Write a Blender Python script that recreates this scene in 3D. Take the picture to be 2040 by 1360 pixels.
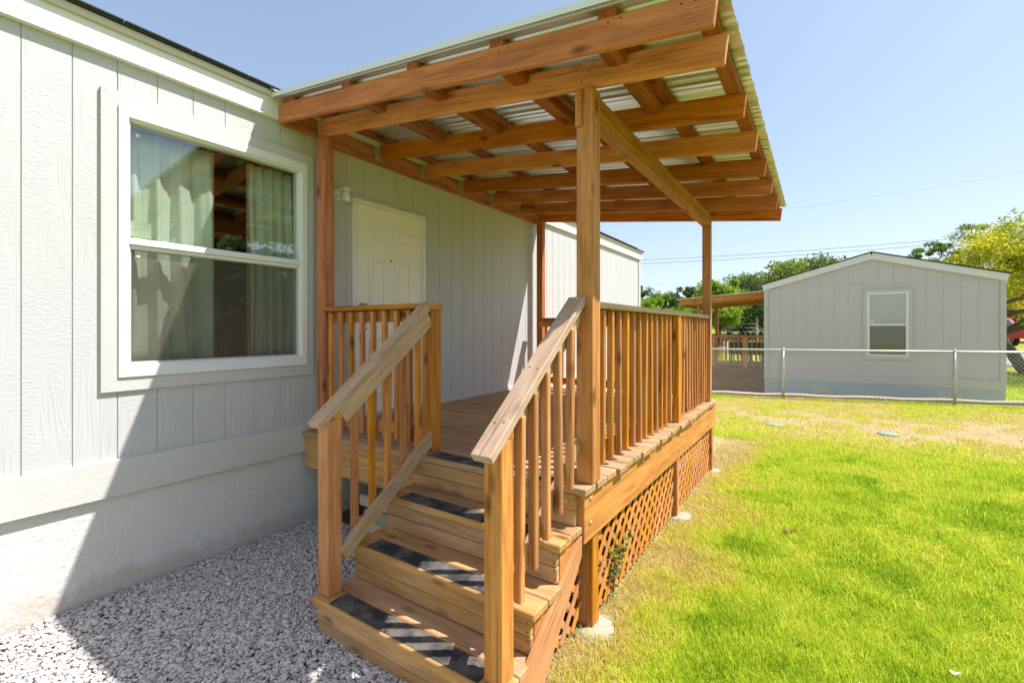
import bpy, bmesh, math, random
import numpy as np
from mathutils import Vector, Matrix

# ------------------------------------------------------------------ camera, sky, sun, exposure
SC = bpy.context.scene
for o in list(bpy.data.objects):
    bpy.data.objects.remove(o)
COL = SC.collection
R = math.radians

CAMX, CAMZ, FPX, HZ = 3.55, 1.645, 920.0, 655.0          # calibrated on the siding grooves
YAW = math.atan((1632 - 1020) / FPX)
cam = bpy.data.cameras.new('camera')
cam.sensor_width = 36.0
cam.lens = FPX / 2040 * 36.0
cam.shift_y = -(680 - HZ) / 2040
cam.clip_start = 0.05
cam.clip_end = 2000
camo = bpy.data.objects.new('camera', cam)
camo.location = (CAMX, 0, CAMZ)
camo.rotation_euler = (R(90), 0, YAW)
COL.objects.link(camo)
SC.camera = camo

SUN = Vector((1.0, 0.673, 1.80)).normalized()             # direction towards the sun
world = bpy.data.worlds.new('World')
SC.world = world
world.use_nodes = True
wn = world.node_tree
sky = wn.nodes.new('ShaderNodeTexSky')
sky.sky_type = 'NISHITA'
sky.sun_disc = False
sky.sun_elevation = math.asin(SUN.z)
sky.sun_rotation = math.atan2(SUN.x, SUN.y)
sky.air_density = 1.0
sky.dust_density = 1.0
sky.ozone_density = 1.0
sky_g = wn.nodes.new('ShaderNodeGamma')                   # softer contrast between zenith and horizon
sky_g.inputs['Gamma'].default_value = 0.65
sky_t = wn.nodes.new('ShaderNodeMix')
sky_t.data_type = 'RGBA'
sky_t.blend_type = 'MULTIPLY'
sky_t.inputs[0].default_value = 1.0
sky_t.inputs[7].default_value = (0.92, 0.955, 1.0, 1)
wn.links.new(sky.outputs[0], sky_g.inputs['Color'])
wn.links.new(sky_g.outputs[0], sky_t.inputs[6])
wn.links.new(sky_t.outputs[2], wn.nodes['Background'].inputs[0])
wn.nodes['Background'].inputs[1].default_value = 0.092

sl = bpy.data.lights.new('sun', 'SUN')
sl.energy = 2.1
sl.angle = R(0.53)
sl.color = (1.0, 0.965, 0.92)
so = bpy.data.objects.new('sun', sl)
so.rotation_euler = SUN.to_track_quat('Z', 'Y').to_euler()
so.location = (20, 14, 40)
COL.objects.link(so)

SC.render.engine = 'CYCLES'
SC.view_settings.view_transform = 'Standard'
SC.view_settings.look = 'None'
SC.view_settings.exposure = 1.95
SC.view_settings.gamma = 1.0
SC.view_settings.use_curve_mapping = False
SC.cycles.max_bounces = 10
SC.cycles.diffuse_bounces = 5
SC.cycles.transparent_max_bounces = 16

# ------------------------------------------------------------------ materials
MATS = {}


def new_mat(name, rough=0.7, spec=0.3):
    m = bpy.data.materials.new(name)
    m.use_nodes = True
    nt = m.node_tree
    b = nt.nodes['Principled BSDF']
    b.inputs['Roughness'].default_value = rough
    b.inputs['Specular IOR Level'].default_value = spec
    MATS[name] = m
    return m, nt, b


def N(nt, typ, **kw):
    n = nt.nodes.new(typ)
    for k, v in kw.items():
        if k in n.inputs.keys():
            n.inputs[k].default_value = v
        else:
            setattr(n, k, v)
    return n


def ramp(nt, fac, stops):
    r = nt.nodes.new('ShaderNodeValToRGB')
    cr = r.color_ramp
    while len(cr.elements) < len(stops):
        cr.elements.new(0.5)
    for e, (p, c) in zip(cr.elements, stops):
        e.position = p
        e.color = (c[0], c[1], c[2], 1)
    nt.links.new(fac, r.inputs[0])
    return r.outputs[0]


def mixc(nt, fac, a, b, blend='MIX'):
    m = nt.nodes.new('ShaderNodeMix')
    m.data_type = 'RGBA'
    m.blend_type = blend
    for idx, v in ((0, fac), (6, a), (7, b)):
        if hasattr(v, 'links'):
            nt.links.new(v, m.inputs[idx])
        elif idx == 0:
            m.inputs[0].default_value = v
        else:
            m.inputs[idx].default_value = (v[0], v[1], v[2], 1)
    return m.outputs[2]


def math_n(nt, op, a, b=None, clamp=False):
    m = nt.nodes.new('ShaderNodeMath')
    m.operation = op
    m.use_clamp = clamp
    for i, v in ((0, a), (1, b)):
        if v is None:
            continue
        if hasattr(v, 'links'):
            nt.links.new(v, m.inputs[i])
        else:
            m.inputs[i].default_value = v
    return m.outputs[0]


def coords(nt, kind='Object', scale=(1, 1, 1), rnd=0.0):
    tc = nt.nodes.new('ShaderNodeTexCoord')
    mp = nt.nodes.new('ShaderNodeMapping')
    mp.inputs['Scale'].default_value = scale
    src = tc.outputs[kind]
    if rnd:
        oi = nt.nodes.new('ShaderNodeObjectInfo')
        mul = math_n(nt, 'MULTIPLY', oi.outputs['Random'], rnd)
        cmb = nt.nodes.new('ShaderNodeCombineXYZ')
        for i in range(3):
            nt.links.new(mul, cmb.inputs[i])
        add = nt.nodes.new('ShaderNodeVectorMath')
        add.operation = 'ADD'
        nt.links.new(src, add.inputs[0])
        nt.links.new(cmb.outputs[0], add.inputs[1])
        src = add.outputs[0]
    nt.links.new(src, mp.inputs[0])
    return mp.outputs[0]


def noise(nt, vec, scale, detail=4, rough=0.55, dist=0.0):
    n = nt.nodes.new('ShaderNodeTexNoise')
    n.inputs['Scale'].default_value = scale
    n.inputs['Detail'].default_value = detail
    n.inputs['Roughness'].default_value = rough
    n.inputs['Distortion'].default_value = dist
    nt.links.new(vec, n.inputs['Vector'])
    return n.outputs['Fac']


def bump(nt, b, h, strength=0.3, dist=0.01, chain=None):
    bm = nt.nodes.new('ShaderNodeBump')
    bm.inputs['Strength'].default_value = strength
    bm.inputs['Distance'].default_value = dist
    nt.links.new(h, bm.inputs['Height'])
    if chain is not None:
        nt.links.new(chain, bm.inputs['Normal'])
    nt.links.new(bm.outputs[0], b.inputs['Normal'])
    return bm.outputs[0]


def wood(name, dark, mid, light, knots=True, worn=0.0, worncol=(0.4, 0.33, 0.26), rough=0.62, var=0.35):
    """board local x runs along the grain, metres"""
    m, nt, b = new_mat(name, rough, 0.25)
    v = coords(nt, 'Object', (1.2, 16, 16), 37.0)
    big = noise(nt, v, 1.0, 4, 0.55, 1.2)
    v2 = coords(nt, 'Object', (3.5, 150, 150), 11.0)
    fine = noise(nt, v2, 1.0, 3, 0.6, 0.3)
    f = math_n(nt, 'ADD', math_n(nt, 'MULTIPLY', big, 0.62), math_n(nt, 'MULTIPLY', fine, 0.38))
    c = ramp(nt, f, [(0.31, dark), (0.50, mid), (0.69, light)])
    oi = nt.nodes.new('ShaderNodeObjectInfo')
    hsv = nt.nodes.new('ShaderNodeHueSaturation')
    nt.links.new(c, hsv.inputs['Color'])
    val = math_n(nt, 'ADD', math_n(nt, 'MULTIPLY', oi.outputs['Random'], var), 1.0 - var / 2)
    nt.links.new(val, hsv.inputs['Value'])
    r2 = math_n(nt, 'FRACT', math_n(nt, 'MULTIPLY', oi.outputs['Random'], 7.31))
    nt.links.new(math_n(nt, 'ADD', math_n(nt, 'MULTIPLY', r2, 0.012), 0.4955), hsv.inputs['Hue'])
    nt.links.new(math_n(nt, 'ADD', math_n(nt, 'MULTIPLY', r2, 0.2), 0.88), hsv.inputs['Saturation'])
    c = hsv.outputs[0]
    # blotchy uptake of the stain
    bl = noise(nt, coords(nt, 'Object', (1.5, 5, 5), 19.0), 2.2, 3, 0.6)
    c = mixc(nt, math_n(nt, 'MULTIPLY', math_n(nt, 'SUBTRACT', bl, 0.45, True), 1.6, True), c, dark)
    if knots:
        vo = nt.nodes.new('ShaderNodeTexVoronoi')
        vo.feature = 'F1'
        vo.inputs['Scale'].default_value = 1.0
        nt.links.new(coords(nt, 'Object', (3.0, 7.5, 7.5), 23.0), vo.inputs['Vector'])
        dn = math_n(nt, 'ADD', vo.outputs['Distance'], math_n(nt, 'MULTIPLY', big, 0.05))
        k = ramp(nt, dn, [(0.07, (1, 1, 1)), (0.14, (0.6, 0.6, 0.6)), (0.24, (0, 0, 0))])
        c = mixc(nt, math_n(nt, 'MULTIPLY', k, 0.85), c, (dark[0] * .28, dark[1] * .25, dark[2] * .25))
    if worn:
        wv = noise(nt, coords(nt, 'Object', (2.2, 9, 9), 5.0), 2.0, 5, 0.65)
        wf = ramp(nt, wv, [(0.36, (0, 0, 0)), (0.62, (1, 1, 1))])
        c = mixc(nt, math_n(nt, 'MULTIPLY', wf, worn), c, worncol)
    # end grain / drying checks
    ck = noise(nt, coords(nt, 'Object', (0.9, 60, 60), 3.0), 1.0, 2, 0.5)
    ckf = ramp(nt, ck, [(0.65, (0, 0, 0)), (0.70, (1, 1, 1))])
    c = mixc(nt, math_n(nt, 'MULTIPLY', ckf, 0.55), c, (dark[0] * .4, dark[1] * .4, dark[2] * .4))
    nt.links.new(c, b.inputs['Base Color'])
    bump(nt, b, f, 0.35, 0.004)
    return m


wood('cedar', (0.29, 0.095, 0.019), (0.55, 0.214, 0.047), (0.69, 0.315, 0.09), var=0.38)
wood('cedar_roof', (0.23, 0.060, 0.014), (0.53, 0.155, 0.033), (0.67, 0.235, 0.06), var=0.36)
wood('cedar_warm', (0.36, 0.115, 0.022), (0.68, 0.240, 0.046), (0.78, 0.33, 0.085), var=0.2)
wood('cedar_roof_shaded', (0.20, 0.052, 0.013), (0.36, 0.100, 0.023), (0.46, 0.15, 0.04), var=0.3)  # same roof stain, darkened to paint in the shade on purlins and outriggers
wood('cedar_board', (0.36, 0.130, 0.027), (0.62, 0.250, 0.058), (0.72, 0.34, 0.10), knots=False, var=0.06)
wood('cedar_fascia', (0.30, 0.092, 0.042), (0.56, 0.190, 0.080), (0.66, 0.27, 0.125))
wood('cedar_deck', (0.25, 0.125, 0.055), (0.47, 0.265, 0.118), (0.60, 0.38, 0.19), knots=False, worn=0.35,
     worncol=(0.42, 0.31, 0.20))
wood('cedar_rail', (0.33, 0.165, 0.085), (0.53, 0.30, 0.155), (0.65, 0.43, 0.26), worn=0.65, worncol=(0.55, 0.43, 0.32))
wood('cedar_tread', (0.26, 0.115, 0.042), (0.48, 0.235, 0.090), (0.61, 0.35, 0.16), worn=0.4, worncol=(0.52, 0.37, 0.21))
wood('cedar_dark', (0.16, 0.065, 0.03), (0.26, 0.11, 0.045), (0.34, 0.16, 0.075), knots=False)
wood('pale_timber', (0.38, 0.31, 0.21), (0.52, 0.44, 0.32), (0.60, 0.53, 0.40), knots=False)


def siding_mat(name, col, vert='Z', emboss=0.8):
    m, nt, b = new_mat(name, 0.6, 0.3)
    # pressed cathedral grain: rings of a stretched, distorted field
    v = coords(nt, 'Object', (0.8, 1, 9), 9.0)   # panels: local x is up, z across
    base = noise(nt, v, 1.0, 2, 0.5, 0.6)
    rings = math_n(nt, 'SINE', math_n(nt, 'MULTIPLY', base, 70.0))
    v2 = coords(nt, 'Object', (90, 1, 30), 3.0)
    saw = noise(nt, v2, 1.0, 3, 0.6)
    v3 = coords(nt, 'Object', (1.2, 1, 5), 6.0)
    mask = noise(nt, v3, 1.0, 2, 0.5)
    mk = ramp(nt, mask, [(0.42, (0, 0, 0)), (0.58, (1, 1, 1))])
    hmix = nt.nodes.new('ShaderNodeMix')
    hmix.data_type = 'FLOAT'
    nt.links.new(mk, hmix.inputs[0])
    nt.links.new(saw, hmix.inputs[2])
    nt.links.new(math_n(nt, 'MULTIPLY', rings, 0.22), hmix.inputs[3])
    h = hmix.outputs[0]
    dirt = noise(nt, coords(nt, 'Object', (1, 2, 1), 4.0), 1.5, 4, 0.6)
    c = mixc(nt, math_n(nt, 'MULTIPLY', dirt, 0.35), col, (col[0] * .86, col[1] * .85, col[2] * .82))
    nt.links.new(c, b.inputs['Base Color'])
    bump(nt, b, h, emboss, 0.0042)
    return m


SIDE = (0.55, 0.543, 0.55)
siding_mat('siding', SIDE)
siding_mat('siding_far', (0.585, 0.57, 0.575), emboss=0.3)


def plain(name, col, rough=0.6, spec=0.3, bscale=0, bstr=0.2, var=0.0, vscale=4.0, metal=0.0, bdist=0.004):
    m, nt, b = new_mat(name, rough, spec)
    b.inputs['Metallic'].default_value = metal
    if var:
        n = noise(nt, coords(nt, 'Object', (1, 1, 1), 13.0), vscale, 5, 0.6)
        c = mixc(nt, n, [x * (1 - var) for x in col], [min(1, x * (1 + var)) for x in col])
        nt.links.new(c, b.inputs['Base Color'])
    else:
        b.inputs['Base Color'].default_value = (*col, 1)
    if bscale:
        bump(nt, b, noise(nt, coords(nt), bscale, 5, 0.6), bstr, bdist)
    return m


plain('trim_paint', (0.565, 0.555, 0.53), 0.55, 0.3, 60, 0.25, 0.06, 6)
plain('band_paint', (0.57, 0.56, 0.535), 0.55, 0.3, 45, 0.35, 0.06, 5)
m, nt, b = new_mat('stucco', 0.88, 0.12)
n1 = noise(nt, coords(nt, 'Object', (1, 1, 1)), 2.5, 5, 0.6)
c = mixc(nt, n1, (0.60, 0.575, 0.54), (0.70, 0.68, 0.65))
sep = nt.nodes.new('ShaderNodeSeparateXYZ')
nt.links.new(coords(nt, 'Object'), sep.inputs[0])
n2 = noise(nt, coords(nt, 'Object', (6, 1, 1.6)), 1.6, 6, 0.65)
st = math_n(nt, 'ADD', math_n(nt, 'MULTIPLY', sep.outputs['Z'], -2.6), math_n(nt, 'MULTIPLY', n2, 1.1))
c = mixc(nt, ramp(nt, st, [(0.75, (0, 0, 0)), (1.7, (0.55, 0.55, 0.55))]), c, (0.46, 0.40, 0.32))
nt.links.new(c, b.inputs['Base Color'])
h1 = noise(nt, coords(nt), 26.0, 6, 0.62)
bump(nt, b, h1, 0.75, 0.012)
plain('skirt_far', (0.46, 0.52, 0.60), 0.85, 0.15, 30, 0.3, 0.05)
plain('fascia_white', (0.76, 0.76, 0.745), 0.5, 0.3, 40, 0.1, 0.03)
plain('drip_tan', (0.58, 0.53, 0.44), 0.5, 0.3, 0, 0, 0.05)
plain('vinyl', (0.78, 0.785, 0.78), 0.35, 0.4)
plain('gasket', (0.10, 0.10, 0.10), 0.6)
plain('door_paint', (0.92, 0.85, 0.765), 0.4, 0.4, 8, 0.05, 0.03, 2)
plain('shingle', (0.05, 0.048, 0.045), 0.9, 0.1, 90, 0.6, 0.3, 30)
plain('galvanised', (0.62, 0.62, 0.58), 0.38, 0.5, 0, 0, 0.1, 12, metal=0.75)
plain('galv_dull', (0.55, 0.55, 0.52), 0.55, 0.4, 0, 0, 0.12, 20, metal=0.35)
plain('fence_steel', (0.52, 0.52, 0.50), 0.4, 0.5, 0, 0, 0.08, 10, metal=0.5)
plain('nickel', (0.55, 0.53, 0.50), 0.25, 0.5, metal=1.0)
plain('bolt_zinc', (0.55, 0.42, 0.26), 0.5, 0.5, metal=0.4)
plain('black', (0.02, 0.02, 0.02), 0.5)
plain('concrete', (0.40, 0.35, 0.28), 0.9, 0.1, 40, 0.6, 0.16, 9)
plain('soil', (0.17, 0.125, 0.085), 0.95, 0.05, 25, 0.7, 0.3, 6)
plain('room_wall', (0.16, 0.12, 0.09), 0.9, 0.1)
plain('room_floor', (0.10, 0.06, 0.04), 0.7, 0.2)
plain('sticker', (0.62, 0.68, 0.52), 0.7, 0.2)
plain('lens', (0.85, 0.85, 0.82), 0.3, 0.5)
plain('lid_plastic', (0.27, 0.32, 0.24), 0.6, 0.3, 0, 0, 0.12, 8)
plain('gap_shade_strip', (0.035, 0.024, 0.016), 0.95, 0.05)  # near-black colour standing in for shade between deck boards
plain('bark', (0.16, 0.125, 0.095), 0.95, 0.1, 12, 0.9, 0.35, 3, bdist=0.03)
plain('asphalt', (0.34, 0.31, 0.27), 0.95, 0.1, 30, 0.4, 0.15, 3)
plain('red_paint', (0.42, 0.02, 0.03), 0.25, 0.5)
plain('maroon_paint', (0.22, 0.012, 0.022), 0.25, 0.5)
plain('silver_paint', (0.42, 0.45, 0.5), 0.3, 0.5)
plain('orange_wall', (0.60, 0.13, 0.045), 0.8, 0.2, 20, 0.2, 0.08)
plain('tyre', (0.02, 0.02, 0.02), 0.8)
plain('car_glass', (0.03, 0.035, 0.04), 0.08, 0.6)
plain('tail_light', (0.6, 0.03, 0.02), 0.3, 0.5)
plain('gate_white', (0.76, 0.74, 0.70), 0.6)
plain('straw_ground', (0.40, 0.30, 0.15), 0.95, 0.1, 10, 0.4, 0.2)
plain('green_plastic', (0.05, 0.16, 0.12), 0.5)
plain('yellow_plastic', (0.75, 0.45, 0.03), 0.5)
plain('wire_black', (0.10, 0.11, 0.13), 0.6)
plain('dead_leaf', (0.20, 0.055, 0.02), 0.7)
plain('paper', (0.50, 0.45, 0.36), 0.8)
plain('home_white', (0.72, 0.71, 0.68), 0.7, 0.2, 0, 0, 0.05)

# corrugated sheet: bare zinc-alloy steel, it mirrors the yard and timbers below softly
m, nt, b = new_mat('roof_sheet', 0.36, 0.5)
b.inputs['Metallic'].default_value = 0.8
n1 = noise(nt, coords(nt, 'Object', (0.6, 6, 6)), 2.0, 4, 0.6)
nt.links.new(mixc(nt, n1, (0.66, 0.68, 0.69), (0.80, 0.81, 0.81)), b.inputs['Base Color'])
nt.links.new(ramp(nt, n1, [(0.3, (0.28,) * 3), (0.7, (0.42,) * 3)]), b.inputs['Roughness'])

# grip strip: black grit with dust wear
m, nt, b = new_mat('grip', 0.92, 0.12)
n1 = noise(nt, coords(nt, 'Object', (1, 1, 1), 7.0), 9.0, 5, 0.65)
n2 = noise(nt, coords(nt), 500.0, 2, 0.5)
c = mixc(nt, ramp(nt, n1, [(0.42, (0, 0, 0)), (0.75, (1, 1, 1))]), (0.045, 0.045, 0.047), (0.22, 0.19, 0.16))
nt.links.new(c, b.inputs['Base Color'])
bump(nt, b, n2, 0.6, 0.002)

# curtain
m, nt, b = new_mat('curtain', 0.9, 0.1)
b.inputs['Base Color'].default_value = (0.82, 0.88, 0.74, 1)
tr = nt.nodes.new('ShaderNodeBsdfTranslucent')
tr.inputs[0].default_value = (0.6, 0.62, 0.45, 1)
mx = nt.nodes.new('ShaderNodeMixShader')
mx.inputs[0].default_value = 0.2
nt.links.new(b.outputs[0], mx.inputs[1])
nt.links.new(tr.outputs[0], mx.inputs[2])
nt.links.new(mx.outputs[0], nt.nodes['Material Output'].inputs[0])
m2 = m.copy()
m2.name = 'curtain_lining'
m2.node_tree.nodes['Principled BSDF'].inputs['Base Color'].default_value = (0.55, 0.36, 0.16, 1)
MATS['curtain_lining'] = m2


def glass_mat(name, tint=(1, 1, 1), boost=1.6):
    m, nt, b = new_mat(name, 0.05)
    nt.nodes.remove(b)
    g = nt.nodes.new('ShaderNodeBsdfGlossy')
    g.inputs['Roughness'].default_value = 0.015
    t = nt.nodes.new('ShaderNodeBsdfTransparent')
    t.inputs[0].default_value = (*tint, 1)
    lw = nt.nodes.new('ShaderNodeLayerWeight')
    lw.inputs[0].default_value = 0.5
    fr = math_n(nt, 'ADD', 0.045, math_n(nt, 'MULTIPLY', math_n(nt, 'POWER', lw.outputs['Facing'], 5.0), 0.95))
    mx = nt.nodes.new('ShaderNodeMixShader')
    nt.links.new(math_n(nt, 'MULTIPLY', fr, boost, True), mx.inputs[0])
    nt.links.new(t.outputs[0], mx.inputs[1])
    nt.links.new(g.outputs[0], mx.inputs[2])
    nt.links.new(mx.outputs[0], nt.nodes['Material Output'].inputs[0])


glass_mat('glass', (0.93, 0.96, 0.94), 2.8)

# insect screen: fine mesh, half open
m, nt, b = new_mat('screen', 0.8, 0.2)
v = coords(nt, 'Object', (1, 3, 260))
c = mixc(nt, noise(nt, v, 1.0, 3, 0.7), (0.07, 0.06, 0.05), (0.26, 0.22, 0.18))
nt.links.new(c, b.inputs['Base Color'])
t = nt.nodes.new('ShaderNodeBsdfTransparent')
mx = nt.nodes.new('ShaderNodeMixShader')
mx.inputs[0].default_value = 0.22
nt.links.new(t.outputs[0], mx.inputs[1])
nt.links.new(b.outputs[0], mx.inputs[2])
nt.links.new(mx.outputs[0], nt.nodes['Material Output'].inputs[0])


def leafy(name, cols, transl=0.45, rough=0.55):
    """colour picked per leaf through the vertex attribute 'tone'"""
    m, nt, b = new_mat(name, rough, 0.25)
    at = nt.nodes.new('ShaderNodeAttribute')
    at.attribute_name = 'tone'
    c = ramp(nt, at.outputs['Fac'], [(i / (len(cols) - 1), q) for i, q in enumerate(cols)])
    nt.links.new(c, b.inputs['Base Color'])
    tr = nt.nodes.new('ShaderNodeBsdfTranslucent')
    nt.links.new(c, tr.inputs[0])
    mx = nt.nodes.new('ShaderNodeMixShader')
    mx.inputs[0].default_value = transl
    nt.links.new(b.outputs[0], mx.inputs[1])
    nt.links.new(tr.outputs[0], mx.inputs[2])
    nt.links.new(mx.outputs[0], nt.nodes['Material Output'].inputs[0])
    return m


leafy('leaf_dark', [(0.035, 0.07, 0.018), (0.08, 0.135, 0.03), (0.16, 0.21, 0.05)])
leafy('leaf_mid', [(0.07, 0.12, 0.02), (0.17, 0.25, 0.035), (0.32, 0.36, 0.07)])
leafy('leaf_bright', [(0.12, 0.21, 0.02), (0.25, 0.38, 0.03), (0.40, 0.48, 0.06)])
leafy('leaf_yellow', [(0.14, 0.20, 0.02), (0.50, 0.50, 0.03), (0.84, 0.72, 0.05)])
leafy('grass_blade', [(0.15, 0.31, 0.014), (0.50, 0.65, 0.035), (0.74, 0.76, 0.09),
                      (0.66, 0.54, 0.17), (0.76, 0.62, 0.34)], 0.42, 0.5)
leafy('pebble', [(0.28, 0.25, 0.245), (0.52, 0.465, 0.44), (0.64, 0.565, 0.52), (0.62, 0.58, 0.56), (0.76, 0.73, 0.71)],
      0.0, 0.8)

# lawn sheet below the blades: thatch and soil, drier where the attribute says so
m, nt, b = new_mat('lawn', 0.95, 0.08)
at = nt.nodes.new('ShaderNodeAttribute')
at.attribute_name = 'tone'
tc = nt.nodes.new('ShaderNodeTexCoord')
n1 = noise(nt, tc.outputs['Object'], 3.0, 6, 0.65)
n2 = noise(nt, tc.outputs['Object'], 60.0, 4, 0.7)
f = math_n(nt, 'ADD', at.outputs['Fac'], math_n(nt, 'MULTIPLY', math_n(nt, 'SUBTRACT', n1, 0.5), 0.35), True)
c = ramp(nt, f, [(0.0, (0.20, 0.33, 0.015)), (0.45, (0.38, 0.40, 0.06)), (0.75, (0.47, 0.37, 0.16)),
                 (1.0, (0.50, 0.38, 0.22))])
c = mixc(nt, math_n(nt, 'MULTIPLY', n2, 0.45), c, (0.20, 0.16, 0.05))
nt.links.new(c, b.inputs['Base Color'])
bump(nt, b, n2, 0.7, 0.02)

m, nt, b = new_mat('gravel_bed', 0.95, 0.08)
vo = nt.nodes.new('ShaderNodeTexVoronoi')
vo.inputs['Scale'].default_value = 55
tc = nt.nodes.new('ShaderNodeTexCoord')
nt.links.new(tc.outputs['Object'], vo.inputs['Vector'])
c = mixc(nt, noise(nt, tc.outputs['Object'], 40, 4), (0.26, 0.225, 0.20), (0.44, 0.39, 0.35))
nt.links.new(c, b.inputs['Base Color'])
bump(nt, b, vo.outputs['Distance'], 0.8, 0.02)


# ------------------------------------------------------------------ helpers
def M(n):
    return MATS[n]


def lerp(a, b, t):
    return a + (b - a) * t


def link(name, me, mat=None, parent=None, mw=None):
    o = bpy.data.objects.new(name, me)
    COL.objects.link(o)
    if mat is not None and me is not None and not me.materials:
        me.materials.append(M(mat))
    mw = mw or Matrix.Identity(4)
    if parent is not None:
        o.parent = parent
        o.matrix_basis = WM[parent].inverted() @ mw
    else:
        o.matrix_basis = mw
    WM[o] = mw.copy()
    return o


WM = {}


def thing(name, label, cat, loc, group=None):
    o = link(name, None, mw=Matrix.Translation(Vector(loc)))
    o.empty_display_size = 0.2
    o['label'] = label
    o['category'] = cat
    if group:
        o['group'] = group
    return o


def tag(o, label, cat, group=None):
    o['label'] = label
    o['category'] = cat
    if group:
        o['group'] = group
    return o


def struct(o):
    o['kind'] = 'structure'
    return o


def stuff(o):
    o['kind'] = 'stuff'
    return o


def pydata(name, verts, faces, smooth=False):
    me = bpy.data.meshes.new(name)
    me.from_pydata([tuple(v) for v in verts], [], faces)
    if smooth:
        me.polygons.foreach_set('use_smooth', [True] * len(me.polygons))
    me.update()
    return me


BOXC = {}


def box_mesh(L, W, T, bev, mat):
    """box centred on the origin, long side on x, edges chamfered"""
    key = (round(L, 4), round(W, 4), round(T, 4), bev, mat)
    if key in BOXC:
        return BOXC[key]
    bm = bmesh.new()
    bmesh.ops.create_cube(bm, size=1.0)
    bmesh.ops.scale(bm, vec=(L, W, T), verts=bm.verts)
    if bev:
        bmesh.ops.bevel(bm, geom=bm.edges[:], offset=min(bev, .3 * min(L, W, T)), segments=1, affect='EDGES', profile=0.5)
    me = bpy.data.meshes.new('board')
    bm.to_mesh(me)
    bm.free()
    me.materials.append(M(mat))
    BOXC[key] = me
    return me


def frame_mat(p, ax, ay):
    x = Vector(ax).normalized()
    y = Vector(ay)
    y = (y - x * y.dot(x)).normalized()
    z = x.cross(y)
    m = Matrix.Identity(4)
    for i in range(3):
        m[i][0], m[i][1], m[i][2], m[i][3] = x[i], y[i], z[i], p[i]
    return m


def board(name, parent, p0, p1, W, T, wdir, mat, bev=0.003):
    """board from p0 to p1 (axis line), width W along wdir, thickness T across"""
    p0, p1 = Vector(p0), Vector(p1)
    d = p1 - p0
    me = box_mesh(d.length, W, T, bev, mat)
    return link(name, me, None, parent, frame_mat((p0 + p1) / 2, d, wdir))


def abox(name, parent, lo, hi, mat, bev=0.002, axis=None):
    """axis aligned box; long side becomes the local x (grain) unless axis is given"""
    lo, hi = Vector(lo), Vector(hi)
    s = hi - lo
    c = (lo + hi) / 2
    if axis is None:
        axis = max(range(3), key=lambda i: s[i])
    if axis == 0:
        ax, ay, dims = (1, 0, 0), (0, 1, 0), (s.x, s.y, s.z)
    elif axis == 1:
        ax, ay, dims = (0, 1, 0), (-1, 0, 0), (s.y, s.x, s.z)
    else:
        ax, ay, dims = (0, 0, 1), (1, 0, 0), (s.z, s.x, s.y)
    return link(name, box_mesh(*dims, bev, mat), None, parent, frame_mat(c, ax, ay))


def prism(name, parent, poly, axis, a, b, mat, bev=0.0, grain=None):
    """polygon in the two other axes extruded along axis from a to b (world coordinates)"""
    def P(t, u, v):
        return {0: (t, u, v), 1: (u, t, v), 2: (u, v, t)}[axis]
    n = len(poly)
    V = [P(a, *q) for q in poly] + [P(b, *q) for q in poly]
    F = [tuple(range(n)), tuple(range(2 * n - 1, n - 1, -1))] + [(i, i + n, (i + 1) % n + n, (i + 1) % n) for i in range(n)]
    cx = sum((Vector(v) for v in V), Vector()) / len(V)
    fm = frame_mat(cx, grain, (1, 0, 0)) if grain else Matrix.Translation(cx)
    fi = fm.inverted()
    me = pydata(name, [fi @ Vector(v) for v in V], F)
    bm = bmesh.new()
    bm.from_mesh(me)
    bmesh.ops.recalc_face_normals(bm, faces=bm.faces)
    if bev:
        bmesh.ops.bevel(bm, geom=bm.edges[:], offset=bev, segments=1, affect='EDGES')
    bm.to_mesh(me)
    bm.free()
    return link(name, me, mat, parent, fm)


def tube_np(path, radii, sides=6, cap=True):
    path = [Vector(p) for p in path]
    V, F = [], []
    n = len(path)
    for i, p in enumerate(path):
        d = (path[min(i + 1, n - 1)] - path[max(i - 1, 0)]).normalized()
        u = d.orthogonal().normalized() if i == 0 else (u - d * u.dot(d)).normalized()
        w = d.cross(u)
        r = radii[i] if hasattr(radii, '__len__') else radii
        for k in range(sides):
            a = 2 * math.pi * k / sides
            V.append(p + (u * math.cos(a) + w * math.sin(a)) * r)
    for i in range(n - 1):
        for k in range(sides):
            F.append((i * sides + k, i * sides + (k + 1) % sides, (i + 1) * sides + (k + 1) % sides, (i + 1) * sides + k))
    if cap:
        F.append(tuple(range(sides - 1, -1, -1)))
        F.append(tuple((n - 1) * sides + k for k in range(sides)))
    return V, F


def tube(name, parent, path, radii, mat, sides=8, smooth=True, base=None):
    c = Vector(base) if base is not None else Vector(path[0])
    V, F = tube_np([Vector(p) - c for p in path], radii, sides)
    me = pydata(name, V, F, False)
    if smooth:
        me.polygons.foreach_set('use_smooth', [len(f) == 4 for f in F])
    return link(name, me, mat, parent, Matrix.Translation(c))


def lathe(name, parent, prof, mat, mw, sides=16):
    """profile (r, h) turned round local z"""
    V, F = [], []
    for r, h in prof:
        for k in range(sides):
            a = 2 * math.pi * k / sides
            V.append((r * math.cos(a), r * math.sin(a), h))
    for i in range(len(prof) - 1):
        for k in range(sides):
            F.append((i * sides + k, i * sides + (k + 1) % sides, (i + 1) * sides + (k + 1) % sides, (i + 1) * sides + k))
    F.append(tuple(range(sides - 1, -1, -1)))
    F.append(tuple((len(prof) - 1) * sides + k for k in range(sides)))
    me = pydata(name, V, F, True)
    return link(name, me, mat, parent, mw)


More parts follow.
